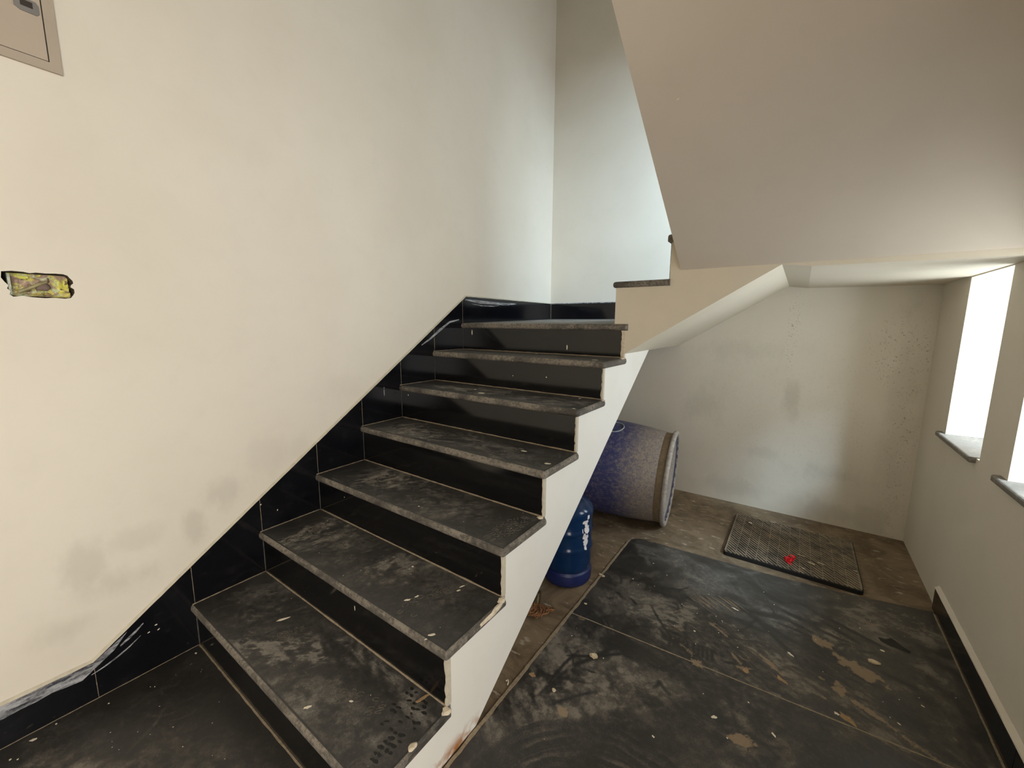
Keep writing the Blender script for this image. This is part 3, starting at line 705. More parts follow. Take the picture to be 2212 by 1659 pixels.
# treads and risers of the lower flight
NO, SO = 0.014, 0.013
treads = []
def worn(nrm, c_): return nrm.z < 0.93
def tread_dust(i, D):
    y = lambda f: YS[i] + f * 0.24
    D.mottle(7, 40 + i, 0.42, 0.74, 0.20); D.mottle(24, 60 + i, 0.46, 0.74, 0.13); D.mottle(4, 80 + i, 0.42, 0.7, 0.14, 0.35, 3.0)
    D.d += 0.10 * np.exp(-((D.Y - YS[i] + NO) / 0.03) ** 2)                              # dust gathered on the front lip
    P, S = D.patch, D.scuffs
    if i < 5:
        S(0.42, y(0.45), 0.36, 0.11, 110, 0.85, 0.35, 0.055, 0.0018, 0.42, 100 + i); S(0.75, y(0.45), 0.25, 0.11, 40, 0.5, 0.9, 0.05, 0.0018, 0.35, 110 + i, curve=0.8); S(0.5, y(0.45), 0.45, 0.11, 40, 0.8, 0.4, 0.07, 0.0028, 0.5, 120 + i, dark=True)
    if i == 0:
        P(0.50, 0.10, 0.20, 0.055, 0.55, 0.75, seed=1, tex=(28, 60)); P(0.30, 0.13, 0.10, 0.06, 0.6, 0.35, seed=2, tex=(40, 40)); P(0.75, 0.05, 0.22, 0.07, 0.1, 0.30, seed=3, tex=(30, 30)); P(0.80, 0.19, 0.22, 0.03, -0.05, 0.45, seed=4, tex=(12, 60))
        S(0.48, 0.11, 0.16, 0.05, 60, 0.75, 0.2, 0.05, 0.0022, 0.6, 2); S(0.27, 0.10, 0.08, 0.06, 24, 0.9, 0.6, 0.04, 0.002, 0.45, 3); S(0.80, 0.08, 0.15, 0.07, 24, 0.6, 1.2, 0.05, 0.002, 0.35, 4, curve=1.2); S(0.70, 0.17, 0.14, 0.03, 10, -0.1, 0.3, 0.16, 0.010, 0.7, 5, dark=True)
        S(0.33, 0.15, 0.06, 0.02, 3, 1.1, 0.2, 0.16, 0.010, 0.7, 6, dark=True)
    if i == 1:
        P(0.165, y(0.45), 0.04, 0.11, 0.0, 0.65, seed=1, tex=(60, 60)); P(0.27, y(0.55), 0.05, 0.11, -0.2, 0.55, seed=2, tex=(60, 24)); P(0.62, y(0.65), 0.08, 0.10, -0.4, 0.45, seed=3, tex=(50, 30)); P(0.4, y(0.4), 0.2, 0.1, 0, 0.22, seed=4, tex=(30, 30))
        S(0.25, y(0.5), 0.10, 0.08, 46, 1.35, 0.15, 0.07, 0.002, 0.55, 2); S(0.50, y(0.7), 0.06, 0.06, 22, 1.2, 0.3, 0.10, 0.004, 0.55, 3, dark=True); S(0.60, y(0.6), 0.09, 0.07, 30, 1.1, 0.3, 0.05, 0.002, 0.5, 4); S(0.85, y(0.4), 0.12, 0.08, 16, 0.8, 0.8, 0.05, 0.002, 0.3, 5)
    if i == 2:
        P(0.27, y(0.55), 0.06, 0.10, -0.5, 0.75, seed=1, tex=(60, 40)); P(0.40, y(0.7), 0.06, 0.09, -0.6, 0.65, seed=2, tex=(60, 40)); P(0.6, y(0.5), 0.18, 0.10, 0, 0.28, seed=3, tex=(30, 30)); P(0.18, y(0.6), 0.07, 0.08, 0, 0.3, seed=4, tex=(40, 40))
        S(0.32, y(0.5), 0.14, 0.07, 50, 1.0, 0.25, 0.06, 0.0022, 0.6, 2); S(0.48, y(0.45), 0.10, 0.06, 18, 1.0, 0.3, 0.08, 0.004, 0.6, 3, dark=True); S(0.75, y(0.5), 0.2, 0.08, 16, 0.7, 0.8, 0.05, 0.002, 0.3, 5)
    if i == 3:
        P(0.20, y(0.55), 0.09, 0.08, 0.3, 0.6, seed=1, tex=(50, 50)); P(0.42, y(0.35), 0.16, 0.06, 0.2, 0.65, seed=2, tex=(30, 60)); P(0.72, y(0.4), 0.16, 0.09, 0, 0.3, seed=3, tex=(30, 30))
        S(0.35, y(0.4), 0.2, 0.07, 50, 0.6, 0.4, 0.07, 0.0024, 0.6, 2); S(0.50, y(0.35), 0.06, 0.02, 4, 0.45, 0.1, 0.20, 0.008, 0.9, 3, dark=True); S(0.3, y(0.6), 0.2, 0.06, 14, 0.4, 0.5, 0.09, 0.004, 0.6, 4, dark=True)
    if i == 4:
        P(0.40, y(0.4), 0.24, 0.08, 0.1, 0.5, seed=1, tex=(30, 50)); P(0.85, y(0.35), 0.15, 0.07, 0, 0.5, seed=2, tex=(30, 50)); S(0.55, y(0.45), 0.35, 0.08, 60, 0.4, 0.6, 0.06, 0.0026, 0.55, 2); S(0.6, y(0.5), 0.2, 0.06, 14, 0.3, 0.5, 0.08, 0.004, 0.6, 4, dark=True)
    if i >= 5:
        D.d += 0.22; S(0.5, y(0.5), 0.45, 0.1, 50, 0.2, 0.6, 0.08, 0.003, 0.5, 2)
for i in range(6):
    o = bevel_box('tread', 0.0075, W + SO, YS[i] - NO, YS[i + 1], ZS[i] - TH, ZS[i], [m_tread, m_nose], st,
        lambda c_, i=i: (abs(c_.y - (YS[i] - NO)) < 1e-4 and c_.x > 0.1) or (abs(c_.x - W - SO) < 1e-4 and c_.y < YS[i + 1] - 0.01), 0.0125, 4, worn)
    # swap the flat top for a finely gridded one that carries the dust
    me_ = o.data; V = [tuple(v.co + BASE[o]) for v in me_.vertices]; F = [tuple(p.vertices) for p in me_.polygons]; FM = [p.material_index for p in me_.polygons]
    k = max(range(len(F)), key=lambda q: me_.polygons[q].area if me_.polygons[q].normal.z > 0.99 else -1)
    px = [V[q][0] for q in F[k]]; py = [V[q][1] for q in F[k]]
    D = Dust(min(px), max(px), min(py), max(py), 0.0034 if i < 4 else 0.006); tread_dust(i, D)
    gv, gf, d_, m_ = dust_top(D, ZS[i])
    F.pop(k); FM.pop(k); nb = len(V)
    V += [tuple(p) for p in gv]; F += [tuple(int(q) + nb for q in f_) for f_ in gf]; FM += [0] * len(gf)
    bpy.data.objects.remove(o); bpy.data.meshes.remove(me_)
    o = build('tread', V, F, [m_tread, m_nose], st, FM, recalc=False); cover(o, nb, d_, m_)
    treads.append(o)
land = bevel_box('landing_tread', 0.0075, W + SO, YS[6] - NO, YS[6] + 0.012, ZS[6] - TH, ZS[6], [m_tread, m_nose], st,
        lambda c_: (abs(c_.y - (YS[6] - NO)) < 1e-4 and c_.x > 0.1), 0.0125, 4, lambda n_, c_: n_.z < 0.93 or True)
treads.append(land)
# landing tiles, laid to a slight fall towards the steps
m_land = granite('dusty_landing_granite', base=(0.05, 0.048, 0.045), dust=(0.33, 0.31, 0.28), lo=0.3, hi=0.7, amount=0.7, gloss=0.35, haze=0.2)
for xa, xb in ((0.0075, 0.4855), (0.4875, X2 - 0.0005)):
    build('landing_tile', *prism([(YS[6] + 0.0125, ZS[6] - TH), (YS[6] + 0.0125, ZS[6]), (YB - 0.0075, ZS[6] + 0.036), (YB - 0.0075, ZS[6] - TH)], 'x', xa, xb), m_land, st)
risers = []
for i in range(7):
    z0 = 0.0 if i == 0 else ZS[i - 1]
    r = build('riser', *boxv(0.0075, W - 0.0005, YS[i], YS[i] + RTK, z0, ZS[i] - TH), m_riser, st)
    risers.append(r)
    # ragged plaster lapping over the open end of each riser
    zz = ragged(z0 + 0.0015, ZS[i] - TH, 16, 0.0015, 40 + i); rnd = random.Random(60 + i)
    V, F = [], []
    for z in zz:
        x = W - 0.004 - abs(0.007 * mnoise.noise(Vector((z * 26, i * 7.3, 0)))) - rnd.uniform(0, 0.0022) - (0.010 if i == 6 else 0)
        V += [(x, YS[i] - 0.0002, z), (x + 0.002, YS[i] - 0.0022, z), (W + 0.0012, YS[i] - 0.0022, z), (W + 0.0012, YS[i] + 0.014, z)]
    for k in range(len(zz) - 1):
        for j in range(3): F.append((k * 4 + j, k * 4 + j + 1, k * 4 + 4 + j + 1, k * 4 + 4 + j))
    build('plaster_edge', V, F, m_plaster if i == 6 else m_edge, r)
    # dusty grout line along the riser foot and up the wall corner
    if i: bead('grout_line', (0.008, YS[i] - 0.001, z0 + 0.0005), (W - 0.003, YS[i] - 0.001, z0 + 0.0005), 0.0034, m_grout, r, 80 + i, 40)
    bead('grout_line', (0.0078, YS[i] - 0.0004, z0), (0.0078, YS[i] - 0.0004, ZS[i] - TH), 0.0016, m_grout_dark, r, 90 + i, 16)
    if i < 6: bead('grout_line', (0.008, YS[i] - NO + 0.006, ZS[i] + 0.0002), (0.008, YS[i + 1], ZS[i] + 0.0002), 0.0021, m_grout, treads[i], 120 + i, 16)
# plaster daubs where treads run into the painted side
for i, (x, y, z, rx, ry, rz) in enumerate([(W + 0.006, 0.226, ZS[0] - 0.002, 0.011, 0.014, 0.005), (W + 0.006, 0.466, ZS[1] - 0.003, 0.010, 0.016, 0.006), (W - 0.006, 0.704, ZS[2] - 0.0015, 0.012, 0.010, 0.004),
        (W + 0.006, 1.188, ZS[4] - 0.004, 0.008, 0.010, 0.004), (W + 0.006, 1.405, ZS[5] - 0.004, 0.010, 0.025, 0.006), (W + 0.004, 0.114, ZS[0] - 0.001, 0.009, 0.012, 0.0035), (W + 0.012, 0.40, ZS[1] - 0.016, 0.004, 0.045, 0.008), (W + 0.012, 0.435, ZS[1] - 0.012, 0.006, 0.025, 0.010)]):
    build('plaster_daub', *lump((x, y, z), (rx, ry, rz), 3 + i, 0.5), m_plaster, st, smooth=False)
# treads of the middle flight
bevel_box('tread', X2 - 0.014, X3 + 0.004, 1.4348 - 0.012, YB - 0.01, Z21 - 0.026, Z21 + 0.002, [m_nose, m_nose], st,
          lambda c_: (abs(c_.x - (X2 - 0.014)) < 1e-4) or (abs(c_.y - (1.4348 - 0.012)) < 1e-4 and abs(c_.x - X2) < 0.2), 0.0115, 4)
bevel_box('landing_tread', X3 - 0.017, XU + 0.06, 1.4348 - 0.010, YB - 0.01, Z22 - TH, Z22 + 0.002, [m_nose, m_nose], st,
          lambda c_: (abs(c_.x - (X3 - 0.017)) < 1e-4), 0.0125, 4)
build('landing_tile', *boxv(XU + 0.0605, XR - 0.0005, 1.4348, YB - 0.01, Z22 - TH, Z22), m_tread, st)
build('riser', *boxv(X2 - 0.008, X2, 1.4600, YB - 0.01, ZS[6], Z21 - 0.026), m_riser, st)
build('riser', *boxv(X3 - 0.008, X3, 1.4600, YB - 0.01, Z21 + 0.0, Z22 - TH), m_riser, st)
for k in range(nup):
    yk = 1.4340 - k * dy
    z = Z22 + (k + 1) * dz
    bevel_box('tread', XU - 0.010, XR - 0.0005, yk - dy + 0.001, yk + 0.014, z - TH, z, [m_tread, m_nose], st, lambda c_, yk=yk: abs(c_.y - yk - 0.014) < 1e-4, 0.0125, 3, worn)

# ---- skirting along the stair (wall_left) and landing
bl = empty('baseboard_left', (0, 0, 0), kind='structure')
TK = 0.0075
zl = lambda y: 0.123 + (y + 0.262) * 0.6925
def sktile(poly): return build('skirting_tile', *prism(poly, 'x', 0.0, TK), m_skirt, bl)
g = 0.0007
flat = [-0.262, -0.862, -1.462, YF]
for a, b in zip(flat[:-1], flat[1:]): sktile([(b + g, 0.0), (a - g, 0.0), (a - g, 0.123), (b + g, 0.123)])
sktile([(-0.262 + g, 0.0), (0.0 - g, 0.0), (0.0 - g, zl(0)), (-0.262 + g, 0.123)])
for i in range(6):
    a, b = YS[i] + g, YS[i + 1] - g
    sktile([(a, ZS[i]), (b, ZS[i]), (b, zl(b)), (a, zl(a))])
zt = 1.3205
yk = -0.262 + (zt - 0.123) / 0.6925
sktile([(YS[6] + g, ZS[6]), (YB - 0.001, ZS[6] + 0.0365), (YB - 0.001, zt), (max(yk, YS[6] + 0.002), zt), (YS[6] + g, min(zl(YS[6]), zt - 0.001))])
# light joint threads between the tiles
for i, y in enumerate([-0.262] + YS):
    z0 = 0.0 if i == 0 else (ZS[i - 1] if i else 0)
    if i == 1: z0 = 0.1620
    bead('grout_line', (TK - 0.0004, y, z0), (TK - 0.0004, y, zl(y) - 0.001), 0.0010, m_grout, bl, 200 + i, 10)
# thick paint edge on top of the skirting
pts = [(YF, 0.123), (-0.862, 0.123), (-0.262, 0.123)] + [(y, zl(y)) for y in YS[:6]] + [(yk, zt), (1.9, zt), (YB, zt)]
V, F = [], []; rnd = random.Random(11); dense = []
for (a, b) in zip(pts[:-1], pts[1:]):
    n = max(2, int(math.hypot(b[0] - a[0], b[1] - a[1]) / 0.02))
    dense += [(a[0] + (b[0] - a[0]) * i / n, a[1] + (b[1] - a[1]) * i / n) for i in range(n)]
dense.append(pts[-1])
for (y, z) in dense:
    k = rnd.uniform(0.5, 1.3)
    V += [(TK + 0.0002, y, z - 0.0015 * k), (TK + 0.0006, y, z), (0.0045, y - 0.001, z + 0.0035), (0.0003, y - 0.002, z + 0.0055 + 0.001 * k)]
for i in range(len(dense) - 1):
    for k in range(3): F.append((i * 4 + k, i * 4 + k + 1, i * 4 + 4 + k + 1, i * 4 + 4 + k))
build('paint_lip', V, F, m_edge, bl)
# whitewash smeared over the tiles
def smear(pts, parent, x=TK + 0.0004, mat=m_smear, name='whitewash_smear'):
    n = len(pts); V = [(x, *p) for p in pts] + [(x + 0.0004, *p) for p in pts]
    F = [tuple(range(n, 2 * n))] + [(i, (i + 1) % n, n + (i + 1) % n, n + i) for i in range(n)]
    return build(name, V, F, mat, parent)
def ribbon(line, wid, seed):
    rnd = random.Random(seed); up_, dn = [], []
    for i, (y, z) in enumerate(line):
        k = wid * (0.25 + math.sin(math.pi * (i + 0.3) / (len(line) - 0.4)) * rnd.uniform(0.6, 1.2)); up_.append((y, z + k / 2)); dn.append((y, z - k / 2))
    return up_ + dn[::-1]
top = [(-0.80 + 0.03 * i, 0.1215) for i in range(19)] + [(-0.25, 0.1285), (-0.215, 0.150), (-0.18, 0.172)]
rnd = random.Random(3)
bot = [(y, z - (0.035 + 0.014 * mnoise.noise(Vector((y * 9, 1, 1))) + rnd.uniform(-0.004, 0.004)) * (1 if y < -0.27 else 0.55)) for y, z in top[:-1]]
smear(top + bot[::-1], bl)
smear(ribbon([(-0.27, 0.085), (-0.24, 0.092), (-0.21, 0.103), (-0.18, 0.118), (-0.15, 0.138)], 0.004, 5), bl)
smear(ribbon([(-0.20, 0.135), (-0.18, 0.147), (-0.16, 0.160), (-0.14, 0.176)], 0.008, 6), bl)
smear(ribbon([(1.10, 0.95 + 0.09), (1.16, 1.04 + 0.03), (1.24, 1.12), (1.32, 1.165), (1.40, 1.18)], 0.014, 7), bl)
smear(ribbon([(1.46, 1.300), (1.60, 1.293), (1.75, 1.292), (1.88, 1.290), (2.0, 1.298)], 0.016, 8), bl)
smear(ribbon([(1.52, 1.278), (1.62, 1.270), (1.74, 1.272), (1.80, 1.280)], 0.006, 9), bl)
smear([(0.843, 0.795), (0.846, 0.795), (0.849, 0.835), (0.845, 0.842), (0.840, 0.835)], bl, mat=m_smear)
for i, (y, z) in enumerate([(-0.11, 0.150), (-0.13, 0.135), (-0.105, 0.13), (0.24, 0.445), (0.30, 0.40)]):
    build('paint_spot', *spot((TK, y, z), 0.0035, 0.002, 0.3 * i, (1, 0, 0), 0.0005, i), m_paintdrop, bl)

bb = empty('baseboard_back', (0, YB, ZS[6] + 0.0365), kind='structure')
build('skirting_tile', *boxv(TK + 0.001, 0.60, YB - TK, YB, ZS[6] + 0.0365, 1.3205), m_skirt, bb)
build('skirting_tile', *boxv(0.602, X2 - 0.001, YB - TK, YB, ZS[6] + 0.0365, 1.3205), m_skirt, bb)
bead('grout_line', (TK + 0.001, YB - TK - 0.0005, ZS[6] + 0.0365), (TK + 0.001, YB - TK - 0.0005, 1.318), 0.0016, m_grout, bb, 77, 10)
build('paint_lip', *boxv(0.002, X2, YB - TK - 0.0008, YB, 1.3165, 1.3225), m_smear, bb)

# ---- paint drops and shoe prints on the treads
def drop(parent, c, rx, ry, rot, seed, mat=m_paintdrop, n=(0, 0, 1), h=0.0009, rag=0.28, name='paint_spot'):
    return build(name, *spot(c, rx, ry, rot, n, h, seed, 12, rag), mat, parent)
for k, (i, x, y, rx, ry, rot) in enumerate([(0, 0.343, 0.145, 0.021, 0.0055, 1.15), (0, 0.723, 0.024, 0.010, 0.004, 0.9), (0, 0.80, 0.10, 0.006, 0.003, 0.4),
        (1, 0.795, 0.302, 0.011, 0.0035, 0.9), (1, 0.806, 0.330, 0.008, 0.003, 1.3), (1, 0.956, 0.248, 0.010, 0.004, 0.9), (1, 0.677, 0.426, 0.0045, 0.0035, 0), (1, 0.885, 0.445, 0.010, 0.0028, 1.2), (1, 0.890, 0.425, 0.006, 0.003, 1.0), (1, 0.955, 0.228, 0.004, 0.002, 1.3),
        (2, 0.61, 0.52, 0.003, 0.002, 0), (3, 0.849, 0.848, 0.012, 0.006, 0.2), (3, 0.996, 0.779, 0.012, 0.006, 0.3), (4, 0.498, 1.012, 0.018, 0.011, 0), (4, 0.41, 1.075, 0.008, 0.006, 0), (4, 1.005, 0.955, 0.006, 0.006, 0), (4, 0.929, 1.162, 0.006, 0.005, 0),
        (5, 0.956, 1.245, 0.014, 0.010, 0.2), (5, 0.559, 1.40, 0.010, 0.008, 0)]):
    drop(treads[i], (x, y, ZS[i]), rx, ry, rot, 300 + k)
drop(treads[0], (0.948, 0.215, ZS[0]), 0.022, 0.005, 1.25, 330, m_tandrop)
for k, (i, x, z, a, b) in enumerate([(6, 0.081, 1.105, 0.0035, 0.016), (6, 0.719, 1.04, 0.0035, 0.014), (5, 0.74, 0.913, 0.003, 0.003), (5, 0.55, 0.905, 0.0025, 0.0025), (4, 0.06, 0.79, 0.003, 0.004), (1, 0.62, 0.27, 0.002, 0.009), (1, 0.44, 0.31, 0.002, 0.007), (2, 0.20, 0.44, 0.002, 0.002)]):
    # spot() lays u along x; on a riser its second axis is vertical
    build('paint_spot', *spot((x, YS[i], z), a, b, 0, (0, -1, 0), 0.0006, 350 + k, 10, 0.2), m_paintdrop, risers[i])

def shoe_print(parent, c, ang, L, Wd, mat, seed, clip, fill=0.75, dens=(9, 4), thick=0.0016, outline=False):
    """block pattern left by a boot sole: short bars in a sole-shaped outline"""
    rnd = random.Random(seed); V, F = [], []
    ca, sa = math.cos(ang), math.sin(ang)
    def bar(p, q, w):
        d = Vector((q[0] - p[0], q[1] - p[1])); l = d.length
        if l < 1e-5: return
        d /= l; s = Vector((-d.y, d.x)) * w / 2
        quad = []
        for pp, sg in ((p, 1), (q, 1), (q, -1), (p, -1)):
            u, v = pp[0] + sg * s.x, pp[1] + sg * s.y
            X, Y = c[0] + u * ca - v * sa, c[1] + u * sa + v * ca
            if not (clip[0] < X < clip[1] and clip[2] < Y < clip[3]): return
            quad.append((X, Y))
        k = len(V); V.extend([(x, y, c[2] + 0.0001) for x, y in quad] + [(x, y, c[2] + 0.0005) for x, y in quad])
        F.extend([(k + 4, k + 5, k + 6, k + 7)] + [(k + i, k + (i + 1) % 4, k + 4 + (i + 1) % 4, k + 4 + i) for i in range(4)])
    wf = lambda u: Wd / 2 * math.sqrt(max(0.0, 1 - (abs(u) / (L / 2)) ** 3.2)) * (0.88 + 0.12 * math.cos(u / L * 5))
    nr, nc = dens
    for i in range(nr):
        u = -L / 2 + L * (i + 0.5) / nr; w = wf(u) * 0.92
        for j in range(nc):
            if rnd.random() > fill: continue
            v = -w + 2 * w * (j + 0.5) / nc + 0.15 * w / nc * (1 if i % 2 else -1); a = L / nr * 0.40; b = w / nc * 0.80; tw = rnd.uniform(-0.4, 0.4)
            P = [(u + a * math.cos(q) * math.cos(tw) - b * math.sin(q) * math.sin(tw), v + a * math.cos(q) * math.sin(tw) + b * math.sin(q) * math.cos(tw)) for q in [2 * math.pi * k / 7 for k in range(7)]]
            skip = rnd.randrange(7)
            for s_ in range(7):
                if s_ != skip and rnd.random() < 0.9: bar(P[s_], P[(s_ + 1) % 7], thick * rnd.uniform(0.6, 1.2))
    if outline:
        n = 26; loop = []
        for s_ in (1, -1):
            for i in range(n): u = s_ * (-L / 2 + L * i / n); loop.append((u, s_ * wf(u)))
        for i in range(len(loop)):
            if rnd.random() < 0.8: bar(loop[i], loop[(i + 1) % len(loop)], thick * 0.9)
    if V: build('shoe_print', V, F, mat, parent, kind='stuff')
def cl(i): return (0.02, W + 0.0, YS[i] + 0.002, YS[i + 1] - 0.006)
shoe_print(treads[1], (0.165, 0.345, ZS[1]), 1.62, 0.22, 0.062, m_print, 1, cl(1), 0.9, (11, 4), 0.0018, True)
shoe_print(treads[1], (0.27, 0.40, ZS[1]), 1.45, 0.16, 0.055, m_print, 2, cl(1), 0.5, (9, 4), 0.0012, True)
shoe_print(treads[1], (0.84, 0.315, ZS[1]), 1.35, 0.20, 0.085, m_print, 3, cl(1), 0.55, (8, 4), 0.0014)
shoe_print(treads[2], (0.965, 0.585, ZS[2]), 1.45, 0.20, 0.085, m_print, 4, cl(2), 0.75, (8, 4), 0.0015)
shoe_print(treads[2], (0.335, 0.63, ZS[2]), 1.30, 0.15, 0.06, m_print, 5, cl(2), 0.5, (9, 4), 0.0013, True)
shoe_print(treads[2], (0.255, 0.62, ZS[2]), 1.30, 0.13, 0.055, m_print, 6, cl(2), 0.5, (9, 4), 0.0013, True)
def lug_print(parent, c, ang, L, Wd, mat, seed, clip):
    """sole mark made of separate rounded lugs"""
    rnd = random.Random(seed); parts_ = []; ca, sa = math.cos(ang), math.sin(ang)
    for i in range(46):
        u = rnd.uniform(-L / 2, L / 2); w = Wd / 2 * math.sqrt(max(0.05, 1 - (abs(u) / (L / 2 + 0.01)) ** 3)); v = rnd.uniform(-w, w)
        u = round(u / 0.014) * 0.014 + rnd.uniform(-0.002, 0.002); X, Y = c[0] + u * ca - v * sa, c[1] + u * sa + v * ca
        if clip[0] < X - 0.010 and X + 0.010 < clip[1] and clip[2] < Y - 0.010 and Y + 0.010 < clip[3]:
            parts_.append(spot((X, Y, c[2]), rnd.uniform(0.003, 0.005), rnd.uniform(0.005, 0.010), ang + rnd.uniform(-0.3, 0.3), (0, 0, 1), 0.0004 + 0.00001 * i, seed * 31 + i, 8, 0.3))
    if parts_: build('shoe_print', *join(parts_), mat, parent, kind='stuff')
lug_print(treads[0], (0.950, 0.140, ZS[0]), 1.75, 0.20, 0.095, m_print_dark, 7, cl(0))
shoe_print(treads[0], (0.80, 0.10, ZS[0]), 0.4, 0.20, 0.075, m_print, 8, cl(0), 0.45, (8, 4), 0.0010)
shoe_print(treads[0], (0.42, 0.12, ZS[0]), 1.2, 0.10, 0.05, m_print, 18, cl(0), 0.8, (14, 2), 0.0009)
shoe_print(treads[3], (0.80, 0.80, ZS[3]), 1.2, 0.16, 0.07, m_print, 9, cl(3), 0.7, (8, 4), 0.0013)
shoe_print(treads[3], (0.19, 0.84, ZS[3]), 1.3, 0.16, 0.07, m_print, 10, cl(3), 0.5, (9, 4), 0.0013, True)
lug_print(treads[4], (0.62, 1.05, ZS[4]), 1.0, 0.16, 0.08, m_print_dark, 12, cl(4))

# ---- drops, smears and stains on the slabs
for k, (p, x, y, rx, ry, rot, mt) in enumerate([
        (slabC, 0.041, -0.398, 0.008, 0.004, 0.9, 0), (slabC, 0.025, -0.354, 0.003, 0.002, 0, 0), (slabC, 0.046, -0.024, 0.005, 0.003, 0, 0), (slabC, 0.070, -0.442, 0.003, 0.002, 0, 0), (slabC, 0.085, -0.43, 0.003, 0.002, 0, 0), (slabC, 0.06, -0.25, 0.0025, 0.002, 0, 0), (slabC, 0.10, -0.15, 0.002, 0.0016, 0, 0),
        (slabB, 1.581, 0.785, 0.008, 0.005, 0.8, 0), (slabB, 1.729, 0.827, 0.008, 0.003, -0.8, 0), (slabB, 1.061, 0.593, 0.010, 0.009, 0, 1), (slabB, 1.45, 0.62, 0.004, 0.003, 0, 0), (slabB, 1.66, 0.90, 0.003, 0.002, 0, 0),
        (slabA, 1.569, 1.350, 0.015, 0.0035, -0.3, 0), (slabA, 1.762, 1.202, 0.012, 0.005, -0.7, 0), (slabA, 2.032, 1.416, 0.008, 0.004, 0, 0), (slabA, 1.881, 1.014, 0.006, 0.005, 0, 0), (slabA, 1.641, 1.029, 0.012, 0.010, 0, 1), (slabA, 1.739, 1.059, 0.018, 0.008, -0.6, 1),
        (slabA, 1.907, 0.999 + 0.012, 0.024, 0.011, -0.5, 1), (slabA, 2.074, 1.481, 0.042, 0.026, -0.6, 2), (slabA, 1.20, 1.48, 0.004, 0.003, 0, 0), (slabA, 1.28, 1.42, 0.003, 0.002, 0, 0), (slabA, 1.16, 1.30, 0.004, 0.003, 0, 0), (slabA, 1.46, 1.12, 0.004, 0.003, 0, 0), (slabA, 2.10, 1.20, 0.005, 0.002, -0.6, 0), (slabA, 2.03, 1.08, 0.005, 0.002, -0.6, 0)]):
    drop(p, (x, y, 0.0), rx, ry, rot, 400 + k, (m_paintdrop, m_tandrop, m_oil)[mt], h=0.0006, rag=0.35, name='oil_spot' if mt == 2 else 'paint_spot')
for k in range(70):
    p = random.choice((slabA, slabA, slabB)); x = random.uniform(1.06, 2.2); y = random.uniform(1.02, 1.62) if p is slabA else random.uniform(0.3, 0.9)
    r = random.uniform(0.0012, 0.0028); drop(p, (x, y, 0), r, r * 0.7, random.uniform(0, 3), 500 + k, m_paintdrop if k % 3 else m_tandrop, h=0.0004)
for k in range(34):
    i = random.randrange(0, 5); x = random.uniform(0.1, 0.98); y = random.uniform(YS[i] + 0.02, YS[i + 1] - 0.01)
    r = random.uniform(0.0008, 0.0020); drop(treads[i], (x, y, ZS[i]), r, r * 0.6, random.uniform(0, 3), 600 + k, h=0.0004)
for k in range(26):
    x = random.uniform(0.03, 0.8); y = random.uniform(-0.29, -0.03); r = random.uniform(0.0008, 0.0018)
    drop(slabC, (x, y, 0), r, r * 0.6, random.uniform(0, 3), 650 + k, h=0.0004)
# thin brushed mud streaks by the mat
rnd = random.Random(21)
for k in range(13):
    x = 1.40 + 0.011 * k; y0 = 1.335 + 0.006 * k + rnd.uniform(-0.01, 0.01); L = rnd.uniform(0.05, 0.11)
    pts = [(x + L * s, y0 - 0.42 * L * s - 0.02 * s * s, 0.0006) for s in (0, 0.25, 0.5, 0.75, 1)]
    V, F = [], []
    for j, p_ in enumerate(pts):
        w_ = 0.0022 * math.sin(math.pi * (j + 0.4) / 4.8) * rnd.uniform(0.5, 1.0); V += [(p_[0] - w_ * 0.4, p_[1] - w_, 0.0001), (p_[0], p_[1], 0.0007), (p_[0] + w_ * 0.4, p_[1] + w_, 0.0001)]
    for j in range(4):
        F += [(j * 3, j * 3 + 1, j * 3 + 4, j * 3 + 3), (j * 3 + 1, j * 3 + 2, j * 3 + 5, j * 3 + 4)]
    build('mud_streak', V, F, m_tandrop if k % 2 else m_print, slabA)

# small nick in the soffit paint
build('paint_blister', *spot((1.355, 0.83, 1.388 + SL * (1.434 - 0.83) - 0.0002), 0.004, 0.002, 0.4, (0, -0.538, -0.843), 0.001, 2), m_paintdrop, st)

# ================================================================= THINGS
# distribution board on the left wall
db = empty('distribution_board', (0.0, -0.33, 1.811), 'grey metal distribution board mounted high on the cream wall', 'distribution board')
y0, y1, z0, z1 = -0.52, -0.1455, 1.811, 2.26
fr = 0.0215; FT = 0.008
for q in ((y0, y1, z0, z0 + fr), (y0, y1, z1 - fr, z1), (y0, y0 + fr, z0 + fr, z1 - fr), (y1 - fr, y1, z0 + fr, z1 - fr)):
    build('frame', *boxv(0.0, FT, *q), m_board_frame, db)
build('back_plate', *boxv(0.0, 0.002, y0 + fr, y1 - fr, z0 + fr, z1 - fr), m_dark, db)
dr = bevel_box('door', 0.0025, FT + 0.001, y0 + fr + 0.002, y1 - fr - 0.0022, z0 + fr + 0.0015, z1 - fr - 0.002, [m_shutter, m_shutter], db, lambda c_: c_.x > FT, 0.0012, 2)
la = build('latch', *prism([(-0.216, 1.940), (-0.206, 1.934), (-0.178, 1.934), (-0.1735, 1.939), (-0.1735, 1.958), (-0.178, 1.965), (-0.216, 1.965)], 'x', FT + 0.0008, FT + 0.0035), m_latch, dr)
build('latch_slot', *boxv(FT + 0.0032, FT + 0.0042, -0.205, -0.184, 1.946, 1.960), m_dark, dr)

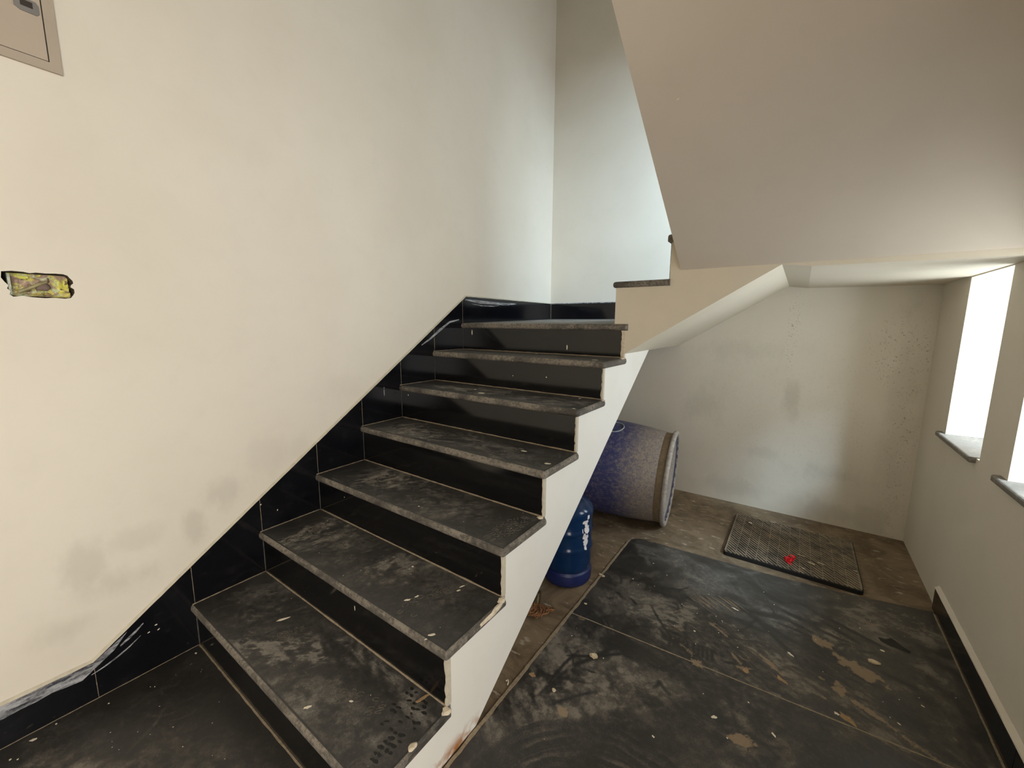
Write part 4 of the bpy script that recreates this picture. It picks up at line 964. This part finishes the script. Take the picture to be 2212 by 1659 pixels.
# switch box sunk in the broken wall opening
sb = empty('switch_box', (-0.04, -0.247, 1.222), 'open recessed switch box splashed with yellow paint in the cream wall', 'switch box')
bm = bmesh.new(); NX, NZ = 26, 14; grid = {}
V, F = [], []
for i in range(NX + 1):
    for j in range(NZ + 1):
        y = -0.300 + 0.110 * i / NX; z = 1.2235 + 0.060 * j / NZ
        d = 0.010 * mnoise.noise(Vector((y * 40, z * 40, 2))) + 0.006 * mnoise.noise(Vector((y * 110, z * 110, 5)))
        edge = min(i, NX - i, 1.6 * j, 1.6 * (NZ - j)) / 4
        V.append((-0.032 + d + (0.014 * (1 - min(edge, 1)) if j < 4 else 0), y, z))
for i in range(NX):
    for j in range(NZ):
        a = i * (NZ + 1) + j; F.append((a, a + NZ + 1, a + NZ + 2, a + 1))
build('box_back', V, F, m_splash, sb)
build('mortar_clod', *lump((-0.024, -0.2395, 1.240), (0.008, 0.014, 0.011), 9, 0.7), simple('dry_mortar', sr(128, 110, 98), 0.95, 0.2, 80, 0.3), sb, smooth=True)
build('conduit_pipe', *tube(catmull([(-0.026, -0.284, 1.235), (-0.022, -0.272, 1.241), (-0.019, -0.258, 1.249), (-0.022, -0.244, 1.258), (-0.028, -0.23, 1.264)], 5), 0.0042, 8), simple('pale_conduit', sr(170, 160, 116), 0.5, 0.3, 60, 0.1), sb, smooth=True)
build('side_flange', *boxv(-0.036, -0.004, -0.301, -0.296, 1.226, 1.280), simple('pale_flange', sr(196, 200, 180), 0.6, 0.5, 90, 0.2), sb)

# blue plastic drum lying under the stair
n_ax = Vector((0.990, 0.125, -0.046)).normalized()
C0 = Vector((1.146, 1.945, 0.2775))           # centre of the rim plane
zq = n_ax.to_track_quat('Z', 'Y').to_matrix()
drum = empty('plastic_drum', (1.146, 1.945, 0.0), 'dusty blue plastic drum lying on its side under the stairs', 'drum')
def drum_part(name, prof_, mat, parent, seg=64, smooth=True):
    v, f = lathe(prof_, seg); return build(name, [tuple(C0 + zq @ Vector(p)) for p in v], f, mat, parent, smooth=smooth)
body = drum_part('body', [(0.20, -0.86), (0.235, -0.858), (0.252, -0.84), (0.258, -0.80), (0.268, -0.70), (0.280, -0.55), (0.2855, -0.42), (0.2850, -0.32), (0.281, -0.24), (0.2745, -0.16), (0.266, -0.085), (0.261, -0.055), (0.258, -0.050), (0.2565, -0.03), (0.2565, -0.012)], m_drum, drum)
drum_part('neck_band', [(0.2575, -0.052), (0.2595, -0.050), (0.259, -0.03), (0.2600, -0.013), (0.257, -0.012)], m_band, drum)
rim = drum_part('rim', [(0.255, -0.014), (0.268, -0.014), (0.2755, -0.009), (0.2775, 0.0), (0.2755, 0.008), (0.268, 0.012), (0.258, 0.012), (0.252, 0.008), (0.250, -0.004)], m_rim, drum)
lid = drum_part('lid', [(0.250, -0.012), (0.250, -0.002), (0.244, 0.003), (0.236, 0.004), (0.228, -0.006), (0.12, -0.010), (0.05, -0.010)], m_lid, drum)
for k in range(24):
    a = 2 * math.pi * k / 24
    c_ = C0 + zq @ Vector((0.240 * math.cos(a), 0.240 * math.sin(a), 0.0045))
    v, f = boxv(-0.012, 0.012, -0.004, 0.004, -0.002, 0.003)
    R_ = zq @ Matrix.Rotation(a + math.pi / 2, 3, 'Z')
    build('lid_rib', [tuple(c_ + R_ @ Vector(p)) for p in v], f, m_lid, lid)
# moulded cap ring on the upper side of the body
pr = C0 + n_ax * -0.33; upv = (Vector((0.02, -0.30, 1)) - n_ax * Vector((0.02, -0.30, 1)).dot(n_ax)).normalized(); sdv = n_ax.cross(upv)
ringp = []
for k in range(40):
    a = 2 * math.pi * k / 40; u, w = 0.055 * math.cos(a), 0.055 * math.sin(a)
    ringp.append(pr + n_ax * u + sdv * w + upv * (math.sqrt(0.285 ** 2 - w * w) + 0.001))
build('cap_ring', *tube(ringp, 0.0035, 6, True), simple('pale_ring', sr(168, 176, 178), 0.6, 0.2, 40, 0.1), drum, smooth=True)

# blue water bottle
JC = Vector((0.893, 1.153, 0.0)); J = 0.114
jug = empty('water_bottle', JC, 'large translucent blue water bottle with torn white label behind the stair edge', 'bottle')
pf = [(0.055, 0.0), (0.092, 0.0), (0.107, 0.004), (0.1125, 0.014), (0.1135, 0.03), (0.1135, 0.055), (0.1120, 0.062), (0.1045, 0.066), (0.1045, 0.068)]
v, f = lathe(pf, 56); build('bottle_base', [tuple(JC + Vector(p)) for p in v], f, m_jugbase, jug, smooth=True)
pf = [(0.1045, 0.066), (0.1095, 0.074), (0.1105, 0.10), (0.1105, 0.155), (0.1115, 0.160), (0.1140, 0.166), (0.1145, 0.172), (0.1140, 0.178), (0.1110, 0.184), (0.1100, 0.190), (0.1100, 0.235), (0.1110, 0.240), (0.1140, 0.246), (0.1145, 0.252), (0.1140, 0.258), (0.1110, 0.264), (0.1100, 0.270),
      (0.1100, 0.305), (0.1115, 0.312), (0.1140, 0.320), (0.1145, 0.328), (0.1135, 0.338), (0.108, 0.352), (0.095, 0.366), (0.075, 0.378), (0.052, 0.386), (0.038, 0.391), (0.031, 0.398), (0.030, 0.425), (0.033, 0.428), (0.033, 0.434), (0.030, 0.437)]
v, f = lathe(pf, 56); build('bottle_body', [tuple(JC + Vector(p)) for p in v], f, m_jug, jug, smooth=True)
v, f = lathe([(0.030, 0.428), (0.0345, 0.430), (0.0345, 0.452), (0.032, 0.456), (0.01, 0.456)], 32); build('bottle_cap', [tuple(JC + Vector(p)) for p in v], f, m_jugbase, jug, smooth=True)
def jr(z):
    pr_ = [(0.1105, 0.10)] + pf[3:22]
    for (r0, h0), (r1, h1) in zip(pr_[:-1], pr_[1:]):
        if h0 <= z <= h1 and h1 > h0: return r0 + (r1 - r0) * (z - h0) / (h1 - h0)
    return 0.1105
def scrap(parent, ells, seed):
    V, F, idx = [], [], {}
    A0, A1, Z0, Z1, na, nz = -0.75, 0.35, 0.17, 0.335, 110, 66
    def vid(i, j):
        if (i, j) not in idx:
            a = A0 + (A1 - A0) * i / na; z = Z0 + (Z1 - Z0) * j / nz; r = jr(z) + 0.0011
            idx[(i, j)] = len(V); V.append((JC.x + r * math.cos(a), JC.y + r * math.sin(a), z))
        return idx[(i, j)]
    for i in range(na):
        for j in range(nz):
            a = A0 + (A1 - A0) * (i + 0.5) / na; z = Z0 + (Z1 - Z0) * (j + 0.5) / nz
            w = 0.55 * mnoise.noise(Vector((a * 14, z * 90, seed)))
            if any(((a - ea) / ra) ** 2 + ((z - ez) / rz) ** 2 < 1 + w for ea, ez, ra, rz in ells):
                F.append((vid(i, j), vid(i + 1, j), vid(i + 1, j + 1), vid(i, j + 1)))
    o = build('label_scrap', V, F, m_label, parent, smooth=True, recalc=False)
AJ = -0.27
scrap(jug, [(AJ + 0.06, 0.326, 0.06, 0.014), (AJ - 0.06, 0.305, 0.16, 0.009), (AJ - 0.02, 0.290, 0.08, 0.016), (AJ + 0.02, 0.270, 0.15, 0.018)], 1)
scrap(jug, [(AJ - 0.12, 0.240, 0.08, 0.016), (AJ - 0.02, 0.235, 0.16, 0.011), (AJ - 0.02, 0.210, 0.13, 0.018), (AJ - 0.04, 0.188, 0.06, 0.014)], 4)
scrap(jug, [(AJ - 0.20, 0.268, 0.022, 0.010)], 6)

# ribbed door mat
MX0, MX1, MY0, MY1, MH = 1.464, 2.017, 1.777, 2.293, 0.016
mat_o = empty('door_mat', ((MX0 + MX1) / 2, (MY0 + MY1) / 2, -0.006), 'dusty ribbed rubber door mat lying between the back wall and the granite floor', 'mat')
bevel_box('mat_base', MX0, MX1, MY0, MY1, -0.006, MH - 0.004, [m_matbase, m_matbase], mat_o, lambda c_: (abs(c_.x - MX0) < 1e-4 or abs(c_.x - MX1) < 1e-4) and (abs(c_.y - MY0) < 1e-4 or abs(c_.y - MY1) < 1e-4), 0.018, 4)
parts = []; ncol, nrow = 12, 21
cw = (MX1 - MX0 - 0.02) / ncol; rh = (MY1 - MY0 - 0.02) / nrow * 1.0
rnd = random.Random(4)
for c_ in range(ncol):
    for r_ in range(nrow + 8):
        xa = MX0 + 0.010 + c_ * cw + 0.0015; xb = xa + cw - 0.003
        ya = MY0 + 0.006 + (r_ + (0.5 if c_ % 2 else 0)) * rh; sk_ = -0.048
        t_ = rh * rnd.uniform(0.46, 0.60); zt_ = MH - rnd.uniform(0.0, 0.0014)
        lo_, hi_ = MY0 + 0.008, MY1 - 0.010
        if ya + t_ < lo_ + 0.004 or ya + sk_ > hi_ - 0.004: continue
        # slanted rib, cut off at the front and back border
        y4 = [(xa, ya), (xb, ya + sk_), (xb, ya + sk_ + t_), (xa, ya + t_)]
        P = []
        for lim, sign in ((lo_, 1), (hi_, -1)):
            src = y4; out = []
            for q in range(len(src)):
                p0, p1 = src[q], src[(q + 1) % len(src)]; i0, i1 = sign * (p0[1] - lim) >= 0, sign * (p1[1] - lim) >= 0
                if i0: out.append(p0)
                if i0 != i1: f_ = (lim - p0[1]) / (p1[1] - p0[1]); out.append((p0[0] + f_ * (p1[0] - p0[0]), lim))
            y4 = out
            if len(y4) < 3: break
        if len(y4) < 3: continue
        parts.append(prism(y4, 'z', MH - 0.0042, zt_))
for c_ in range(ncol + 1):
    xa = MX0 + 0.010 + c_ * cw; parts.append(boxv(xa - 0.0016, xa + 0.0016, MY0 + 0.008, MY1 - 0.010, MH - 0.0042, MH - 0.0008))
ribs = build('mat_ribs', *join(parts), m_rib, mat_o, kind='stuff')
V, F = [], []
build('mat_border', *join([boxv(MX0 + 0.006, MX1 - 0.006, MY1 - 0.009, MY1 - 0.004, MH - 0.0042, MH - 0.001), boxv(MX0 + 0.004, MX0 + 0.009, MY0 + 0.02, MY1 - 0.009, MH - 0.0042, MH - 0.001), boxv(MX1 - 0.009, MX1 - 0.004, MY0 + 0.02, MY1 - 0.009, MH - 0.0042, MH - 0.001)]), m_rib, mat_o)
for k, (x, y, rx, ry, rot) in enumerate([(1.83, 1.905, 0.022, 0.006, -0.3), (1.80, 1.80 + 0.03, 0.008, 0.005, 0), (1.87, 1.93, 0.012, 0.004, -0.4), (2.0, 1.95, 0.010, 0.004, 0), (1.79, 1.96, 0.02, 0.004, -0.2), (1.55, 2.2, 0.01, 0.012, 0)]):
    build('plaster_smear', *spot((x, y, MH), rx, ry, rot, (0, 0, 1), 0.0008, 700 + k, 14, 0.4), m_chip, mat_o)

# scrap of curled red plastic on the mat
red = empty('plastic_scrap', (1.741, 1.858, MH), 'small curled scrap of bright red plastic on the ribbed mat', 'scrap')
def band(path, wdt, thick=0.0012):
    V, F = [], []
    for i, (p, d) in enumerate(path):
        p = Vector(p); d = Vector(d).normalized() * wdt / 2
        V += [tuple(p - d), tuple(p + d)]
    for i in range(len(path) - 1): F.append((i * 2, i * 2 + 1, i * 2 + 3, i * 2 + 2))
    return V, F
def loop_path(cx_, cy_, z_, r, tilt, a0, a1, n=16):
    out = []
    for i in range(n + 1):
        a = a0 + (a1 - a0) * i / n
        out.append(((cx_ + r * math.cos(a), cy_ + 0.4 * r * math.sin(a), z_ + r * (1 + math.sin(a))), (tilt, 1.0, 0.3 * math.cos(a * 2))))
    return out
for name, pth, wd in (('loop', loop_path(1.750, 1.866, MH + 0.006, 0.0125, 0.5, 0, 6.0), 0.020), ('loop', loop_path(1.736, 1.850, MH + 0.002, 0.0105, -0.6, 1.0, 6.6), 0.017), ('loop', loop_path(1.744, 1.842, MH + 0.001, 0.007, 0.2, 0.3, 5.6), 0.014)):
    o = build(name, *band(pth, wd), m_red, red, smooth=True); md = o.modifiers.new('thickness', 'SOLIDIFY'); md.thickness = 0.0018; md.offset = 0
build('crumple', *lump((1.742, 1.853, MH), (0.012, 0.010, 0.011), 5, 0.5, 3), m_red, red)
build('crumple', *lump((1.751, 1.864, MH + 0.004), (0.009, 0.008, 0.012), 8, 0.5, 3), m_red, red)
o = build('tail', *band([((1.736, 1.858, MH + 0.003), (0.3, 1, 0)), ((1.741, 1.846, MH + 0.005), (1, 0.3, 0.2)), ((1.744, 1.836, MH + 0.002), (1, 0.1, 0)), ((1.752, 1.829, MH + 0.0015), (0.6, 1, 0))], 0.010), m_red, red, smooth=True)
md = o.modifiers.new('thickness', 'SOLIDIFY'); md.thickness = 0.0014; md.offset = 0

# tangle of coir rope
rope = empty('rope_tangle', (0.915, 0.860, -0.006), 'frayed tangle of brown coir rope on the cement beside the stair side', 'rope')
rnd = random.Random(12)
for k in range(9):
    P = []; a = rnd.uniform(0, 6.28); cx_, cy_ = 0.915 + rnd.uniform(-0.012, 0.012), 0.855 + rnd.uniform(-0.012, 0.012)
    for j in range(7):
        a += rnd.uniform(0.6, 1.5); r_ = rnd.uniform(0.010, 0.042)
        P.append((cx_ + r_ * math.cos(a) * 1.0, cy_ + r_ * math.sin(a), 0.002 + rnd.uniform(0, 0.016)))
    build('strand', *tube(catmull(P, 7), 0.0027, 6), m_rope, rope, smooth=True)
for k in range(3):
    P = [(0.935 + 0.004 * k, 0.872, 0.006), (0.955 + 0.004 * k, 0.885 + 0.005 * k, 0.010), (0.968, 0.902 - 0.006 * k, 0.006), (0.955, 0.912 - 0.012 * k, 0.003), (0.935, 0.895 - 0.01 * k, 0.002)]
    build('strand', *tube(catmull(P, 7), 0.0025, 6), m_rope, rope, smooth=True)
build('cord_loop', *tube(catmull([(0.880, 0.885, 0.004), (0.886, 0.905, 0.030), (0.893, 0.915, 0.050), (0.902, 0.905, 0.046), (0.908, 0.890, 0.024), (0.908, 0.878, 0.006)], 8), 0.0034, 7), m_rope_dark, rope, smooth=True)
build('cord_loop', *tube(catmull([(0.872, 0.885, 0.004), (0.880, 0.900, 0.022), (0.888, 0.908, 0.038), (0.895, 0.898, 0.034), (0.900, 0.885, 0.014)], 8), 0.0028, 7), simple('pale_cord', sr(150, 140, 96), 0.8, 0.3, 90, 0.2), rope, smooth=True)

# loose crumbs of plaster on the floor, each a thing
for name, c_, r_, sd, label in [
        ('plaster_chunk', (1.197, 0.782, 0.0), (0.014, 0.011, 0.008), 1, 'largest pale plaster chunk lying alone on the black granite floor near the stairs'),
        ('plaster_chunk', (1.148, 0.583, 0.0), (0.007, 0.006, 0.004), 2, 'tiny white plaster crumb nearest to the foot of the white stair side'),
        ('plaster_chunk', (1.040, 1.236, 0.0), (0.008, 0.007, 0.005), 3, 'right one of two beige plaster crumbs next to the blue water bottle'),
        ('plaster_chunk', (1.027, 1.240, 0.001), (0.009, 0.005, 0.004), 4, 'left flat one of two beige crumbs beside the blue water bottle'),
        ('plaster_chunk', (1.055, 1.016, 0.0), (0.007, 0.004, 0.003), 6, 'small beige crumb on the slab edge halfway between rope tangle and mortar joint'),
        ('plaster_chunk', (2.001, 1.327, 0.0), (0.017, 0.009, 0.006), 7, 'elongated white plaster flake right of the tan mud smear near the right wall')]:
    o = build(name, *lump(c_, r_, sd, 0.5), m_chip, base=c_)
    tag(o, label, 'plaster chunk', 'plaster crumbs on the floor')
o = build('paint_shaving', *tube(catmull([(1.000, 0.527, -0.004), (1.006, 0.530, -0.001), (1.011, 0.524, -0.002), (1.013, 0.517, -0.004)], 6), 0.0022, 6), m_paintdrop, base=(1.005, 0.524, -0.006))
tag(o, 'thin curved white paint shaving on the cement strip by the stair foot', 'shaving')
